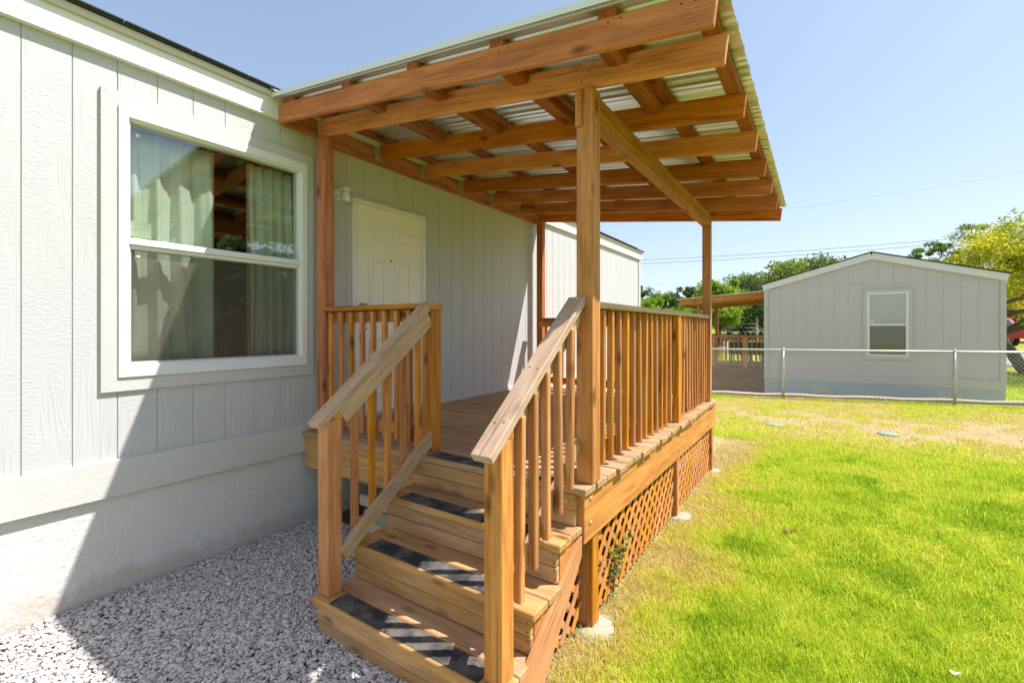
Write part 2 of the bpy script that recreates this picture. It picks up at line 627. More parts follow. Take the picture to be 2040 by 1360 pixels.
def big_mesh(name, V, F, k, tone=None):
    """numpy mesh: V (n,3), F (m,k); optional per-vertex 'tone'"""
    me = bpy.data.meshes.new(name)
    V = np.ascontiguousarray(V, np.float32)
    F = np.ascontiguousarray(F, np.int32)
    me.vertices.add(len(V))
    me.vertices.foreach_set('co', V.ravel())
    me.loops.add(F.size)
    me.loops.foreach_set('vertex_index', F.ravel())
    me.polygons.add(len(F))
    me.polygons.foreach_set('loop_start', np.arange(0, F.size, k, dtype=np.int32))
    me.polygons.foreach_set('loop_total', np.full(len(F), k, np.int32))
    if tone is not None:
        a = me.attributes.new('tone', 'FLOAT', 'POINT')
        a.data.foreach_set('value', np.ascontiguousarray(tone, np.float32))
    me.update(calc_edges=True)
    return me


rng = np.random.default_rng(7)
random.seed(5)
_G = np.random.default_rng(99).random((256, 256))


def vnoise(x, y, s):
    x = np.asarray(x) * s
    y = np.asarray(y) * s
    xi = np.floor(x).astype(int)
    yi = np.floor(y).astype(int)
    fx = x - xi
    fy = y - yi
    fx = fx * fx * (3 - 2 * fx)
    fy = fy * fy * (3 - 2 * fy)
    g = lambda i, j: _G[i % 256, j % 256]
    return (g(xi, yi) * (1 - fx) + g(xi + 1, yi) * fx) * (1 - fy) + (g(xi, yi + 1) * (1 - fx) + g(xi + 1, yi + 1) * fx) * fy


def fbm(x, y, s):
    return 0.5 * vnoise(x, y, s) + 0.3 * vnoise(x + 31, y + 7, 2.1 * s) + 0.2 * vnoise(x - 13, y + 41, 4.3 * s)


# ------------------------------------------------------------------ terrain
def fence_y(x):
    return 12.56 + (x - 2.846) * 0.313


def ground_z(x, y):
    x = np.asarray(x, float)
    y = np.asarray(y, float)
    beh = y - fence_y(np.clip(x, -6, 12))
    z = np.where(beh < 0.45, 0.0, np.interp(beh, [0.45, 0.9, 6, 14, 24, 34, 60, 160], [0, -0.37, -0.39, -0.12, 0.85, 1.0, 1.6, 3.0]))
    z = z + 0.035 * (vnoise(x, y, 0.35) - 0.5) * np.clip((np.hypot(x - 1.2, y - 3) - 2.8) / 2, 0, 1) * (beh < 0.45)
    z = z + np.clip((y - 4) / 4, 0, 1) * 0.03 * (beh < 0.45)
    return z


def dryness(x, y):
    """0 lush green .. 1 straw and bare earth"""
    n = fbm(x, y, 0.9)
    n2 = fbm(x + 50, y - 20, 2.6)
    d = 0.13 + 0.62 * (n - 0.5) + 0.36 * (n2 - 0.5)
    edge = np.clip(1 - (x - 2.50) / (0.25 + 0.75 * n2), 0, 1) * ((y > 1.2) & (y < 7.5))
    d = d + 0.80 * edge
    band = np.exp(-((y - (9.6 + 0.10 * (x - 3))) / 1.15) ** 2)
    d = d + band * (0.46 + 1.5 * (n2 - 0.45))
    d = d + 0.26 * np.clip((y - 10.2) / 2, 0, 1) * (y < 14.5) + 0.45 * (n - 0.42) * (y > 9)
    d = d + 0.22 * np.clip((y - 5.6) / 2.5, 0, 1) * (y < 14)
    return np.clip(d, 0, 1)


xs = np.concatenate([np.linspace(-160, -20, 15)[:-1], np.linspace(-20, -1, 12)[:-1], np.arange(-1, 12, 0.15), np.linspace(12, 30, 20), np.linspace(34, 170, 18)])
ys = np.concatenate([np.linspace(-60, -4, 10)[:-1], np.arange(-4, 20, 0.15), np.linspace(20, 60, 40), np.linspace(64, 260, 24)])
GX, GY = np.meshgrid(xs, ys)
GZ = ground_z(GX, GY) - 0.012
V = np.stack([GX.ravel(), GY.ravel(), GZ.ravel()], 1)
nx, ny = len(xs), len(ys)
idx = np.arange(nx * ny).reshape(ny, nx)
F = np.stack([idx[:-1, :-1].ravel(), idx[:-1, 1:].ravel(), idx[1:, 1:].ravel(), idx[1:, :-1].ravel()], 1)
me = big_mesh('ground', V, F, 4, dryness(GX, GY).ravel())
struct(link('ground', me, 'lawn'))

# gravel bed and bare soil below the deck (sheets just above the ground)
GRX0, GRX1, GRY0, GRY1 = -0.04, 2.36, -1.5, 2.32
me = pydata('gravel_bed', [(GRX0, GRY0, .002), (GRX1, GRY0, .002), (GRX1, GRY1, .002), (GRX0, GRY1, .002)], [(0, 1, 2, 3)])
struct(link('gravel_bed', me, 'gravel_bed'))
me = pydata('soil', [(-0.04, 2.325, .004), (2.47, 2.325, .004), (2.47, 6.1, .004), (-0.04, 6.1, .004)], [(0, 1, 2, 3)])
struct(link('soil', me, 'soil'))

# far street at the right and pale yard behind the neighbour
def strip(name, pts, w, mat, dz):
    Vs, Fs = [], []
    for i, (x, y) in enumerate(pts):
        for s in (-0.5, 0.5):
            yy = y + s * w
            Vs.append((x, yy, float(ground_z(x, yy)) + dz))
        if i:
            k = 2 * i
            Fs.append((k - 2, k, k + 1, k - 1))
    return struct(link(name, pydata(name, Vs, Fs), mat))


strip('street', [(x, 32.3) for x in range(-60, 90, 3)], 5.0, 'asphalt', 0.03)
strip('dirt_yard', [(x, 40.0) for x in range(-60, 90, 3)], 9.0, 'straw_ground', 0.035)

# ------------------------------------------------------------------ the home
HY0, HY1, EAVE = -2.6, 10.8, 3.275
home = thing('mobile_home', 'long light grey panelled manufactured home along the left side', 'house', (0, 4, 0))


def subtract(y0, y1, z0, z1, holes):
    rects = [(y0, y1, z0, z1)]
    for (a, b, c, d) in holes:
        out = []
        for (p, q, r, s) in rects:
            if b <= p or a >= q or d <= r or c >= s:
                out.append((p, q, r, s))
                continue
            if a > p:
                out.append((p, a, r, s))
            if b < q:
                out.append((b, q, r, s))
            m0, m1 = max(a, p), min(b, q)
            if c > r:
                out.append((m0, m1, r, c))
            if d < s:
                out.append((m0, m1, d, s))
        rects = out
    return [t for t in rects if t[1] - t[0] > 0.012 and t[3] - t[2] > 0.02]


WIN = (1.005, 2.24, 1.35, 3.003)
DOOR = (2.70, 3.64, 0.82, 2.845)
# backing wall with the two openings
wall = None
for i, (p, q, r, s) in enumerate(subtract(HY0, HY1, 0.655, 3.42, [WIN, DOOR])):
    o = abox('wall' if i == 0 else 'wall_backing', home if i == 0 else wall, (-0.10, p, r), (-0.0065, q, s), 'trim_paint', 0)
    if i == 0:
        wall = o
k0 = -15
for k in range(k0, 50):
    a = 0.601 + 0.2038 * k
    b_ = a + 0.2038
    if b_ > HY1:
        continue
    for (p, q, r, s) in subtract(a + 0.0022, b_ - 0.0022, 0.66, 3.40, [WIN, DOOR]):
        abox('siding_panel', wall, (-0.012, p, r), (0.0, q, s), 'siding', 0.0015, axis=2)
abox('corner_trim', home, (0.0005, HY1 - 0.10, 0.64), (0.02, HY1 + 0.02, EAVE + .1), 'trim_paint', 0.002)
abox('band_board', home, (0.0, HY0, 0.636), (0.021, HY1 + .02, 0.857), 'band_paint', 0.003)
abox('skirting', home, (-0.12, HY0, -0.15), (-0.022, HY1, 0.70), 'stucco', 0)
abox('end_wall', home, (-4.8, HY1 - 0.1, -0.2), (-0.101, HY1, 3.4), 'siding', 0)
abox('back_wall', home, (-4.9, HY0, -0.2), (-4.801, HY1, 3.4), 'siding', 0)
abox('end_wall', home, (-4.8, HY0, -0.2), (-0.101, HY0 + .1, 3.4), 'siding', 0)
abox('fascia', home, (0.0005, HY0, EAVE), (0.044, HY1 + 0.06, 3.425), 'fascia_white', 0.002)
abox('drip_edge', home, (-0.02, HY0, 3.4255), (0.072, HY1 + 0.07, 3.466), 'drip_tan', 0.004)
roof = prism('roof', home, [(0.092, 3.4665), (0.092, 3.478), (-2.4, 4.10), (-4.95, 3.478), (-4.95, 3.4665)], 1, HY0 - .05, HY1 + .1, 'shingle')
# shingle courses: butts a few mm proud along the visible eave
for j in range(36):
    y = HY0 + j * 0.36 + 0.02
    if y + 0.35 < HY1:
        abox('shingle_tab', roof, (-0.05, y, 3.479), (0.100, y + 0.352, 3.488), 'shingle', 0)
# room behind the window
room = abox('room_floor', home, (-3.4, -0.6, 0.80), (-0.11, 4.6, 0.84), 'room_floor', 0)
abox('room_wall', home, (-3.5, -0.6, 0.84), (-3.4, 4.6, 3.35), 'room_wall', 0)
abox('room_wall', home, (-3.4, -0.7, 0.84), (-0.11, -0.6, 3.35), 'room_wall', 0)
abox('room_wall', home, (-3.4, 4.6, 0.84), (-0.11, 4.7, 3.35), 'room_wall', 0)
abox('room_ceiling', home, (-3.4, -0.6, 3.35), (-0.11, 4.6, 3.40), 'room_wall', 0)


def ring(name, parent, y0, y1, z0, z1, w, x0, x1, mat, bev=0.002, wt=None, wb=None):
    """four mitred-looking frame members on a wall facing +x, outer rectangle given"""
    wt = w if wt is None else wt
    wb = w if wb is None else wb
    V = lambda *p: p
    for nm, poly in ((name, [(y0, z0), (y0 + w, z0 + wb), (y0 + w, z1 - wt), (y0, z1)]),
                     (name, [(y1, z0), (y1, z1), (y1 - w, z1 - wt), (y1 - w, z0 + wb)]),
                     (name, [(y0, z0), (y1, z0), (y1 - w, z0 + wb), (y0 + w, z0 + wb)]),
                     (name, [(y0, z1), (y0 + w, z1 - wt), (y1 - w, z1 - wt), (y1, z1)])):
        prism(nm, parent, poly, 0, x0, x1, mat, bev)


win = thing('window', 'x', 'x', (0, 1.62, 1.3))
for kx in ('label', 'category'):
    del win[kx]
win.parent = home
win.matrix_basis = WM[home].inverted() @ WM[win]
win['label'] = 'large two-sash window with curtains behind it'
ring('casing_board', win, 0.925, 2.303, 1.266, 3.082, 0.081, 0.0004, 0.021, 'trim_paint', 0.0015)
ring('vinyl_frame', win, 1.006, 2.241, 1.349, 3.002, 0.050, -0.07, 0.033, 'vinyl', 0.003, 0.062, 0.07)
ring('vinyl_stop', win, 1.050, 2.196, 1.412, 2.945, 0.018, -0.075, 0.012, 'vinyl', 0.002)
abox('meeting_rail', win, (-0.06, 1.052, 2.165), (0.024, 2.194, 2.205), 'vinyl', 0.003)
abox('meeting_rail', win, (-0.06, 1.052, 2.140), (0.008, 2.194, 2.1645), 'vinyl', 0.003)
ring('gasket_strip', win, 1.066, 2.180, 1.428, 2.148, 0.012, -0.05, -0.004, 'galv_dull', 0.001)
up = abox('upper_pane', win, (-0.030, 1.060, 2.19), (-0.026, 2.186, 2.94), 'glass', 0)
lo = abox('lower_pane', win, (-0.046, 1.060, 1.42), (-0.042, 2.186, 2.17), 'glass', 0)
scn = abox('insect_screen', win, (-0.018, 1.072, 1.432), (-0.017, 2.176, 2.142), 'screen', 0, axis=1)
abox('sticker', up, (-0.0285 - .003, 1.075, 2.225), (-0.0325 + .0002 - .001, 1.19, 2.32), 'sticker', 0)
for z in (2.86, 2.10):
    lathe('hole_plug', win, [(0.011, 0), (0.011, .003), (0.006, .004)], 'vinyl',
          frame_mat((-0.024 if z > 2.2 else -0.015, 1.115, z), (0, 1, 0), (0, 0, 1)), 10)


def curtain(name, label, y0, y1, n, x, lining):
    z1, z0 = 2.93, 1.40
    ny, nz = 90, 14
    Vv, Fv = [], []
    for j in range(nz + 1):
        tz = j / nz
        z = lerp(z1, z0, tz)
        for i in range(ny + 1):
            t = i / ny
            pin = 0.35 + 0.65 * min(1, tz * 3)
            amp = 0.030 * pin
            y = lerp(y0, y1, t) + 0.010 * math.sin(7 * t + 2.5 * tz) * tz
            ph = t * n * 2 * math.pi + 0.6 * math.sin(3.1 * t + tz * 1.4)
            xx = x + amp * (math.sin(ph) + 0.30 * math.sin(2.3 * ph + 1))
            Vv.append((xx, y, z))
    for j in range(nz):
        for i in range(ny):
            a = j * (ny + 1) + i
            Fv.append((a, a + 1, a + ny + 2, a + ny + 1))
    c = Vector((x, (y0 + y1) / 2, z0))
    me = pydata(name, [Vector(v) - c for v in Vv], Fv, True)
    o = link(name, me, 'curtain', None, Matrix.Translation(c))
    s = o.modifiers.new('thick', 'SOLIDIFY')
    s.thickness = 0.003
    tag(o, label, 'curtain', 'curtains in the window')
    e = y1 if lining > 0 else y0
    abox('curtain_edge', o, (x - 0.012, e - 0.012, z0), (x + 0.012, e + 0.012, z1), 'curtain_lining', 0.003)
    return o


curtain('curtain', 'pale green curtain hanging behind the left half of the large window', 0.96, 1.60, 4.5, -0.16, 1)
curtain('curtain', 'pale green curtain hanging behind the right half of the large window', 1.86, 2.30, 5.5, -0.16, -1)

# door
door = thing('door', 'x', 'x', (0, 3.17, 0.83))
for kx in ('label', 'category'):
    del door[kx]
door.parent = home
door.matrix_basis = WM[home].inverted() @ WM[door]
door['label'] = 'cream six-panel entry door with round knob'
slab = abox('slab', door, (-0.055, 2.742, 0.845), (-0.012, 3.600, 2.810), 'door_paint', 0.002)
for (y0, y1) in ((2.905, 3.105), (3.235, 3.435)):
    for (z0, z1) in ((2.495, 2.645), (1.72, 2.325), (1.02, 1.56)):
        ring('panel_moulding', slab, y0, y1, z0, z1, 0.026, -0.0125, 0.001, 'door_paint', 0.005)
        abox('raised_panel', slab, (-0.013, y0 + .035, z0 + .035), (-0.0065, y1 - .035, z1 - .035), 'door_paint', 0.003)
abox('jamb', door, (-0.07, 2.70, 0.83), (0.016, 2.741, 2.845), 'vinyl', 0.002)
abox('jamb', door, (-0.07, 3.601, 0.83), (0.016, 3.64, 2.845), 'vinyl', 0.002)
abox('head_jamb', door, (-0.07, 2.7415, 2.811), (0.0155, 3.6005, 2.845), 'vinyl', 0.002)
abox('drip_cap', door, (0.0003, 2.655, 2.846), (0.034, 3.69, 2.862), 'trim_paint', 0.003)
abox('threshold', door, (-0.07, 2.7415, 0.822), (0.03, 3.6005, 0.8445), 'galv_dull', 0.002)
sp = frame_mat((-0.012, 2.815, 1.855), (0, 1, 0), (0, 0, 1))
lathe('knob', door, [(0.032, 0), (0.032, .006), (0.012, .010), (0.012, .03), (0.024, .038), (0.030, .052), (0.026, .064), (0.010, .068)], 'nickel', sp, 18)
sp = frame_mat((-0.012, 2.845, 1.66), (0, 1, 0), (0, 0, 1))
lathe('deadbolt', door, [(0.030, 0), (0.030, .010), (0.024, .014), (0.010, .018)], 'nickel', sp, 16)
sp = frame_mat((-0.012, 3.171, 2.32), (0, 1, 0), (0, 0, 1))
lathe('peephole', door, [(0.010, 0), (0.010, .003), (0.006, .004)], 'black', sp, 10)

# motion light by the door
lamp = thing('wall_light', 'small white motion light mounted on the siding beside the door', 'light', (0.0, 2.56, 2.80))
lathe('mounting_plate', lamp, [(0.055, 0), (0.055, .014), (0.045, .022)], 'vinyl', frame_mat((0.0004, 2.55, 2.83), (0, 1, 0), (0, 0, 1)), 18)
abox('arm', lamp, (0.02, 2.535, 2.855), (0.115, 2.600, 2.885), 'vinyl', 0.006)
lathe('lamp_head', lamp, [(0.026, 0.0), (0.030, -.02), (0.040, -.035), (0.042, -.075), (0.032, -.088), (0.01, -.09)], 'vinyl',
      Matrix.Translation((0.085, 2.575, 2.854)), 18)
lathe('sensor', lamp, [(0.012, 0), (0.018, -.012), (0.014, -.03), (0.004, -.034)], 'lens', Matrix.Translation((0.05, 2.52, 2.80)), 12)

# ------------------------------------------------------------------ patio cover
KS = 0.122
JB, JT, XE = 3.256, 3.395, 3.195


def rz(z0, x):
    return z0 - KS * x


cover = thing('patio_cover', 'stained timber porch roof with corrugated metal on posts', 'porch roof', (1.3, 4, 0.81))
JY = [1.985, 2.305, 2.950, 3.555, 4.180, 4.785, 5.410, 6.015]
hj = (JT - JB)


def joist(y, x0, x1, mat, t=0.038, nm='joist'):
    zc = (JB + JT) / 2
    p0 = (x0, y + t / 2, rz(zc, x0))
    p1 = (x1, y + t / 2, rz(zc, x1))
    return board(nm, cover, p0, p1, hj, t, (0, 0, 1), mat, 0.004)


for i, y in enumerate(JY):
    joist(y, (0.05, 0.10)[i == 1] if i < 2 else 0.048, XE + (0.01 if i == 0 else 0), 'cedar_fascia' if i == 0 else ('cedar_warm' if i in (1, 3) else 'cedar_roof'), nm='fascia_board' if i == 0 else 'joist')
# ledger on the wall
abox('ledger', cover, (0.0455, 2.0235, 3.235), (0.0835, 2.303, 3.375), 'cedar_roof', 0.003)
abox('ledger', cover, (0.0005, 2.345, 3.215), (0.047, 6.06, 3.268), 'cedar_roof', 0.003)
abox('ledger', cover, (0.0455, 2.345, 3.2685), (0.0475, 6.06, 3.374), 'cedar_roof', 0)
# joist hangers
for y in JY[2:7]:
    h = abox('joist_hanger', cover, (0.049, y - 0.0035, 3.242), (0.092, y - 0.0005, 3.385), 'galvanised', 0)
    abox('hanger_flange', h, (0.0484, y - 0.030, 3.25), (0.0502, y - 0.0036, 3.37), 'galvanised', 0)
    abox('hanger_seat', h, (0.049, y - 0.0035, 3.238), (0.092, y + 0.042, 3.2415), 'galvanised', 0)
# purlins on top of the joists
for x in (0.19, 0.865, 1.50, 2.125, 2.745, 3.135):
    w = 0.095 if x < 3 else 0.088
    z = rz(JT, x) + 0.020
    o = board('purlin', cover, (x, 1.988, z), (x, 6.055, z), w - .006, 0.038, (1, 0, -KS), 'cedar_roof_shaded', 0.003)
# outriggers that carry the front overhang, let into the second joist
for x in (0.865, 1.455, 2.085, 2.68):
    z = rz(JT, x) - 0.028
    board('outrigger', cover, (x, 2.0235, z), (x, 2.949, z), 0.098, 0.054, (1, 0, -KS), 'cedar_roof_shaded', 0.003)
# screw heads where the purlins and posts are fixed
for x in (0.30, 0.92, 1.55, 2.18, 2.79, 3.10):
    for dx in (-.03, .025):
        xx = x + dx + random.uniform(-.008, .008)
        lathe('screw', cover, [(0.005, 0), (0.005, .0012)], 'black', frame_mat((xx, 1.9849, rz(3.372, xx) + random.uniform(-.006, .004)), (-1, 0, 0), (0, 0, 1)), 6)
for x, zz in ((0.12, 3.29), (0.15, 3.35), (2.47, 2.99), (2.52, 3.03)):
    lathe('screw', cover, [(0.005, 0), (0.005, .0012)], 'black', frame_mat((x, 2.3049, zz), (-1, 0, 0), (0, 0, 1)), 6)
# carrying beam along the outer posts
board('beam', cover, (2.472, 2.392, 2.885), (2.472, 5.722, 2.885), 0.140, 0.088, (0, 0, 1), 'cedar', 0.005)
# posts
abox('post', cover, (0.078, 2.292, 0.8135), (0.180, 2.392, rz(JB, 0.1) - 0.014), 'cedar_roof', 0.005)
fp = abox('post', cover, (2.449, 2.285, 0.8135), (2.546, 2.390, rz(JB, 2.45) - 0.014), 'cedar', 0.005)
abox('notch_block', fp, (2.452, 2.262, 2.735), (2.488, 2.2845, 2.925), 'cedar', 0.003)
abox('post', cover, (2.430, 5.628, 0.8135), (2.518, 5.718, 2.8145), 'cedar', 0.004)
abox('post', cover, (0.085, 5.86, 0.8135), (0.180, 5.95, rz(JB, 0.1) - 0.016), 'cedar_roof', 0.004)


# corrugated sheets: ribs run along x (down the slope); profile along y
def sheet_profile(y0, y1):
    """rows of (y, z) with trapezoid ribs every 0.23 m and minor beads"""
    pts = []
    y = y0
    while y < y1 - 1e-6:
        for dy, dz in ((0, 0), (0.010, 0.022), (0.034, 0.022), (0.044, 0), (0.088, 0), (0.096, 0.012), (0.112, 0.012), (0.120, 0),
                       (0.146, 0), (0.154, 0.012), (0.170, 0.012), (0.178, 0)):
            if y + dy < y1:
                pts.append((y + dy, dz))
        y += 0.205
    pts.append((y1, 0))
    return pts


RY0, RY1, RX1 = 1.925, 6.13, 3.238
nsh = 5
for i in range(nsh):
    a, b_ = lerp(RY0, RY1, i / nsh), lerp(RY0, RY1, (i + 1) / nsh) + (0.03 if i < nsh - 1 else 0)
    pr = sheet_profile(a, b_)
    zo = 3.395 + 0.0395 + 0.0012 * (i % 2)
    x0 = -0.02
    c = Vector((1.6, (a + b_) / 2, rz(zo, 1.6)))
    Vv, Fv = [], []
    for (y, dz) in pr:
        for x in (x0, RX1):
            for th in (0, 0.0012):
                Vv.append(Vector((x, y, rz(zo, x) + dz + th)) - c)
    n = len(pr)
    for k in range(n - 1):
        q, r_ = 4 * k, 4 * k + 4
        Fv += [(q, q + 2, r_ + 2, r_), (q + 1, r_ + 1, r_ + 3, q + 3), (q, r_, r_ + 1, q + 1), (q + 2, q + 3, r_ + 3, r_ + 2)]
    Fv += [(0, 1, 3, 2), (4 * n - 4, 4 * n - 2, 4 * n - 1, 4 * n - 3)]
    link('metal_sheet', pydata('metal_sheet', Vv, Fv), 'roof_sheet', cover, Matrix.Translation(c))
# rake trim along the near edge and the flashing at the eave of the home
board('rake_trim', cover, (-0.02, 1.924, rz(3.4305, -0.02) + .010), (RX1 + .005, 1.924, rz(3.4305, RX1) + .010), 0.034, 0.0025, (0, 0, 1), 'fascia_white', 0)
fl = thing('roof_flashing', 'bent sheet metal flashing tucked under the shingles above the porch roof', 'flashing', (0, 2.0, 3.47))
for (p, q, za, zb) in ((-0.20, 0.02, 3.615, 3.50),):
    Vv = [(p, 1.90, za), (q + .06, 1.90, zb - .008), (q + .06, 6.15, zb - .008), (p, 6.15, za)]
    Vv = [(p, 1.93, za), (q, 1.93, zb), (q + .12, 1.93, 3.447), (q + .12, 6.13, 3.447), (q, 6.13, zb), (p, 6.13, za)]
    Vv = Vv + [(a, b_, c_ + .003) for a, b_, c_ in Vv]
    Fv = [(0, 5, 4, 1), (1, 4, 3, 2), (6, 7, 10, 11), (7, 8, 9, 10), (0, 1, 7, 6), (1, 2, 8, 7), (2, 3, 9, 8), (3, 4, 10, 9), (4, 5, 11, 10), (5, 0, 6, 11)]
    me = pydata('sheet', [Vector(v) - Vector((0, 2, 3.47)) for v in Vv], Fv)
    link('sheet', me, 'galv_dull', fl, WM[fl])
prism('end_tab', fl, [(-0.20, 3.618), (0.02, 3.504), (0.13, 3.450), (0.13, 3.442), (-0.20, 3.606)], 1, 1.902, 1.929, 'galv_dull')

# ------------------------------------------------------------------ deck
DZ = 0.813
deck = thing('porch_deck', 'stained timber porch deck against the grey home', 'deck', (1.3, 4, 0))
y = 2.197
i = 0
DY1 = 5.80
while y < DY1:
    e = 2.555 + random.uniform(-0.008, 0.012)
    lo_x = 0.024
    if i == 0:
        abox('decking_board', deck, (lo_x, y, DZ - 0.038), (2.545, y + 0.136, DZ), 'cedar_deck', 0.004)
    else:
        abox('decking_board', deck, (lo_x, y, DZ - 0.038), (e, y + 0.136, DZ), 'cedar_deck', 0.004)
    abox('gap_shade_strip', deck, (lo_x, y + 0.1362, DZ - 0.020), (2.48, y + 0.1478, DZ - 0.0045), 'gap_shade_strip', 0)  # dark strip added so the board gap reads as a shaded line
    y += 0.148
    i += 1
DY1 = y
abox('rim_board', deck, (0.02, 2.222, 0.512), (2.488, 2.260, 0.7745), 'cedar_tread', 0.003)  # browner wood picked to put the shade of this front face into colour
abox('rim_board', deck, (2.4885, 2.222, 0.515), (2.5265, DY1 - .02, 0.7745), 'cedar_board', 0.003)
abox('rim_board', deck, (0.02, DY1 - 0.06, 0.515), (2.488, DY1 - .022, 0.7745), 'cedar', 0.003)
for x in (0.5, 1.0, 1.5, 2.0):
    abox('floor_joist', deck, (x, 2.2605, 0.56), (x + .038, DY1 - .0605, 0.7745), 'cedar_dark', 0)
for yy in (4.21,):
    for zz in (0.70, 0.585):
        lathe('bolt_head', deck, [(0.012, 0), (0.011, .004), (0.005, .007)], 'bolt_zinc', frame_mat((2.5264, yy + random.uniform(-.02, .02), zz), (0, 1, 0), (0, 0, 1)), 10)
for zz in (0.735, 0.605):
    lathe('bolt_head', deck, [(0.013, 0), (0.012, .005), (0.005, .008)], 'bolt_zinc', frame_mat((2.5264, 2.30, zz), (0, 1, 0), (0, 0, 1)), 10)
# support posts below
for (ya, yb) in ((2.355, 2.445), (4.165, 4.255), (5.735, 5.825)):
    abox('support_post', deck, (2.405, ya, -0.05), (2.492, yb, 0.5145), 'cedar', 0.003)
    abox('post_trim', deck, (2.4925, ya + .002, -0.03), (2.514, yb - .004, 0.5145), 'cedar', 0.003)


def lattice(y0, y1, z0, z1, x, par):
    """two layers of crossing slats, clipped to the opening"""
    pan = abox('lattice_panel', par, (x - 0.012, y0, z1 - 0.03), (x + 0.012, y1, z1), 'cedar', 0.002)
    step, w = 0.128, 0.036
    h = z1 - z0
    for layer, sgn in ((0, 1), (1, -1)):
        xx = x + (0.0045 if layer == 0 else -0.0045)
        c = y0 - h
        while c < y1 + h:
            # line y = c + t (sgn>0) or y = c + h - t, z = z0 + t
            t0, t1 = 0.0, h
            if sgn > 0:
                t0, t1 = max(t0, y0 - c), min(t1, y1 - c)
                f = lambda t: (xx, c + t, z0 + t)
            else:
                t0, t1 = max(t0, c + h - y1), min(t1, c + h - y0)
                f = lambda t: (xx, c + h - t, z0 + t)
            if t1 - t0 > 0.03:
                board('slat', pan, f(t0), f(t1), w, 0.008, (0, 1, -sgn), 'cedar_board', 0.0015)
            c += step
    return pan


lattice(2.452, 4.160, 0.02, 0.512, 2.478, deck)
lattice(4.262, 5.730, 0.02, 0.512, 2.478, deck)
lattice(1.98, 2.350, 0.02, 0.40, 2.440, deck)

# concrete footings
for lab, (x, y) in (('rough pale concrete footing at the post nearest the steps', (2.47, 2.40)),
                    ('rough pale concrete footing at the middle deck post', (2.49, 4.21)),
                    ('rough pale concrete footing at the far deck post', (2.49, 5.78))):
    Vv, Fv = [], []
    n = 18
    rgf = np.random.default_rng(int(y * 100))
    rj = np.convolve(np.tile(rgf.uniform(.7, 1.3, n), 3), [.25, .5, .25], 'same')[n:2 * n]
    prof = ((0.15, -0.03), (0.145, -0.004), (0.10, 0.003), (0.05, 0.006), (0.001, 0.006))
    for ringi, (r, z) in enumerate(prof):
        for k in range(n):
            a = 2 * math.pi * k / n
            rr = r * rj[k] * rgf.uniform(.9, 1.1)
            Vv.append((rr * .75 * math.cos(a), rr * math.sin(a), z + rgf.uniform(-.002, .002)))
    for q in range(len(prof) - 1):
        for k in range(n):
            Fv.append((q * n + k, q * n + (k + 1) % n, (q + 1) * n + (k + 1) % n, (q + 1) * n + k))
    o = link('concrete_footing', pydata('concrete_footing', Vv, Fv, True), 'concrete', None, Matrix.Translation((x + 0.05, y, 0)))
    tag(o, lab, 'footing', 'footings under the deck posts')

# pale timbers stacked beneath the deck
for i, (z, y, x0, x1) in enumerate(((0.0, 2.30, 0.62, 1.26), (0.092, 2.315, 0.55, 1.24), (0.184, 2.30, 0.66, 1.265), (0.276, 2.32, 0.58, 1.22), (0.0, 2.42, 0.5, 2.2), (0.092, 2.42, 0.5, 2.2))):
    o = abox('landscape_timber', None, (x0, y, z + .005), (x1, y + 0.088, z + 0.092), 'pale_timber', 0.012)
    tag(o, ['lowest pale timber of the front row stacked under the deck', 'second pale timber from the ground under the deck',
            'third pale timber from the ground under the deck', 'topmost pale timber stacked under the deck',
            'pale timber lying on the soil behind the stacked row under the deck', 'pale timber on top of the rear row under the deck'][i], 'timber', 'timbers stored under the deck')

# ------------------------------------------------------------------ stairs
stairs = thing('porch_stairs', 'three-step wooden staircase with black grip strips', 'stairs', (1.9, 1.8, 0))
TR = [(0.203, 1.474), (0.407, 1.715), (0.610, 1.957)]
SX0, SX1 = 1.272, 2.522
for i, (z, yf) in enumerate(TR):
    depth = 0.133
    t1 = abox('tread_board', stairs, (SX0, yf, z - 0.038), (SX1 + random.uniform(-.006, .004), yf + depth, z), 'cedar_tread', 0.005)
    t2 = abox('tread_board', stairs, (SX0 + .004, yf + depth + .006, z - 0.0385), (SX1 - random.uniform(0, .01), yf + 2 * depth + .006, z - .0005), 'cedar_tread', 0.005)
    abox('grip_strip', t1, (SX0 + 0.13, yf + 0.014, z + 0.0003), (SX1 - 0.13, yf + 0.124, z + 0.0028), 'grip', 0.0008)
    zb = 0.0 if i == 0 else TR[i - 1][0]
    hh = (z - 0.038 - zb)
    yr = yf + 0.022
    cut = zb + hh * 0.5
    abox('riser_board', stairs, (SX0 + .018, yr, zb + 0.0015), (SX1 - .03, yr + 0.030, cut - .0025), 'cedar_tread', 0.004)
    abox('riser_board', stairs, (SX0 + .018, yr - 0.004, cut + .0025), (SX1 - .03, yr + 0.028, z - 0.0385), 'cedar_tread', 0.004)
    for xx in (SX0 + .032, SX1 - .044):
        for zz in (cut + hh * .12, cut + hh * .38, cut - hh * .12, cut - hh * .38):
            lathe('screw', stairs, [(0.004, 0), (0.004, .0012)], 'black', frame_mat((xx, yr - 0.0042 if zz > cut else yr - .0002, zz), (-1, 0, 0), (0, 0, 1)), 6)
abox('riser_board', stairs, (SX0 + .03, 2.190, 0.6115), (SX1 - .035, 2.2215, 0.692), 'cedar_tread', 0.004)
abox('riser_board', stairs, (SX0 + .03, 2.186, 0.695), (SX1 - .035, 2.2213, 0.7744), 'cedar_tread', 0.004)
abox('grip_strip', stairs, (SX0 + 0.13, 2.215, DZ + 0.0003), (SX1 - 0.13, 2.325, DZ + 0.0028), 'grip', 0.0008)
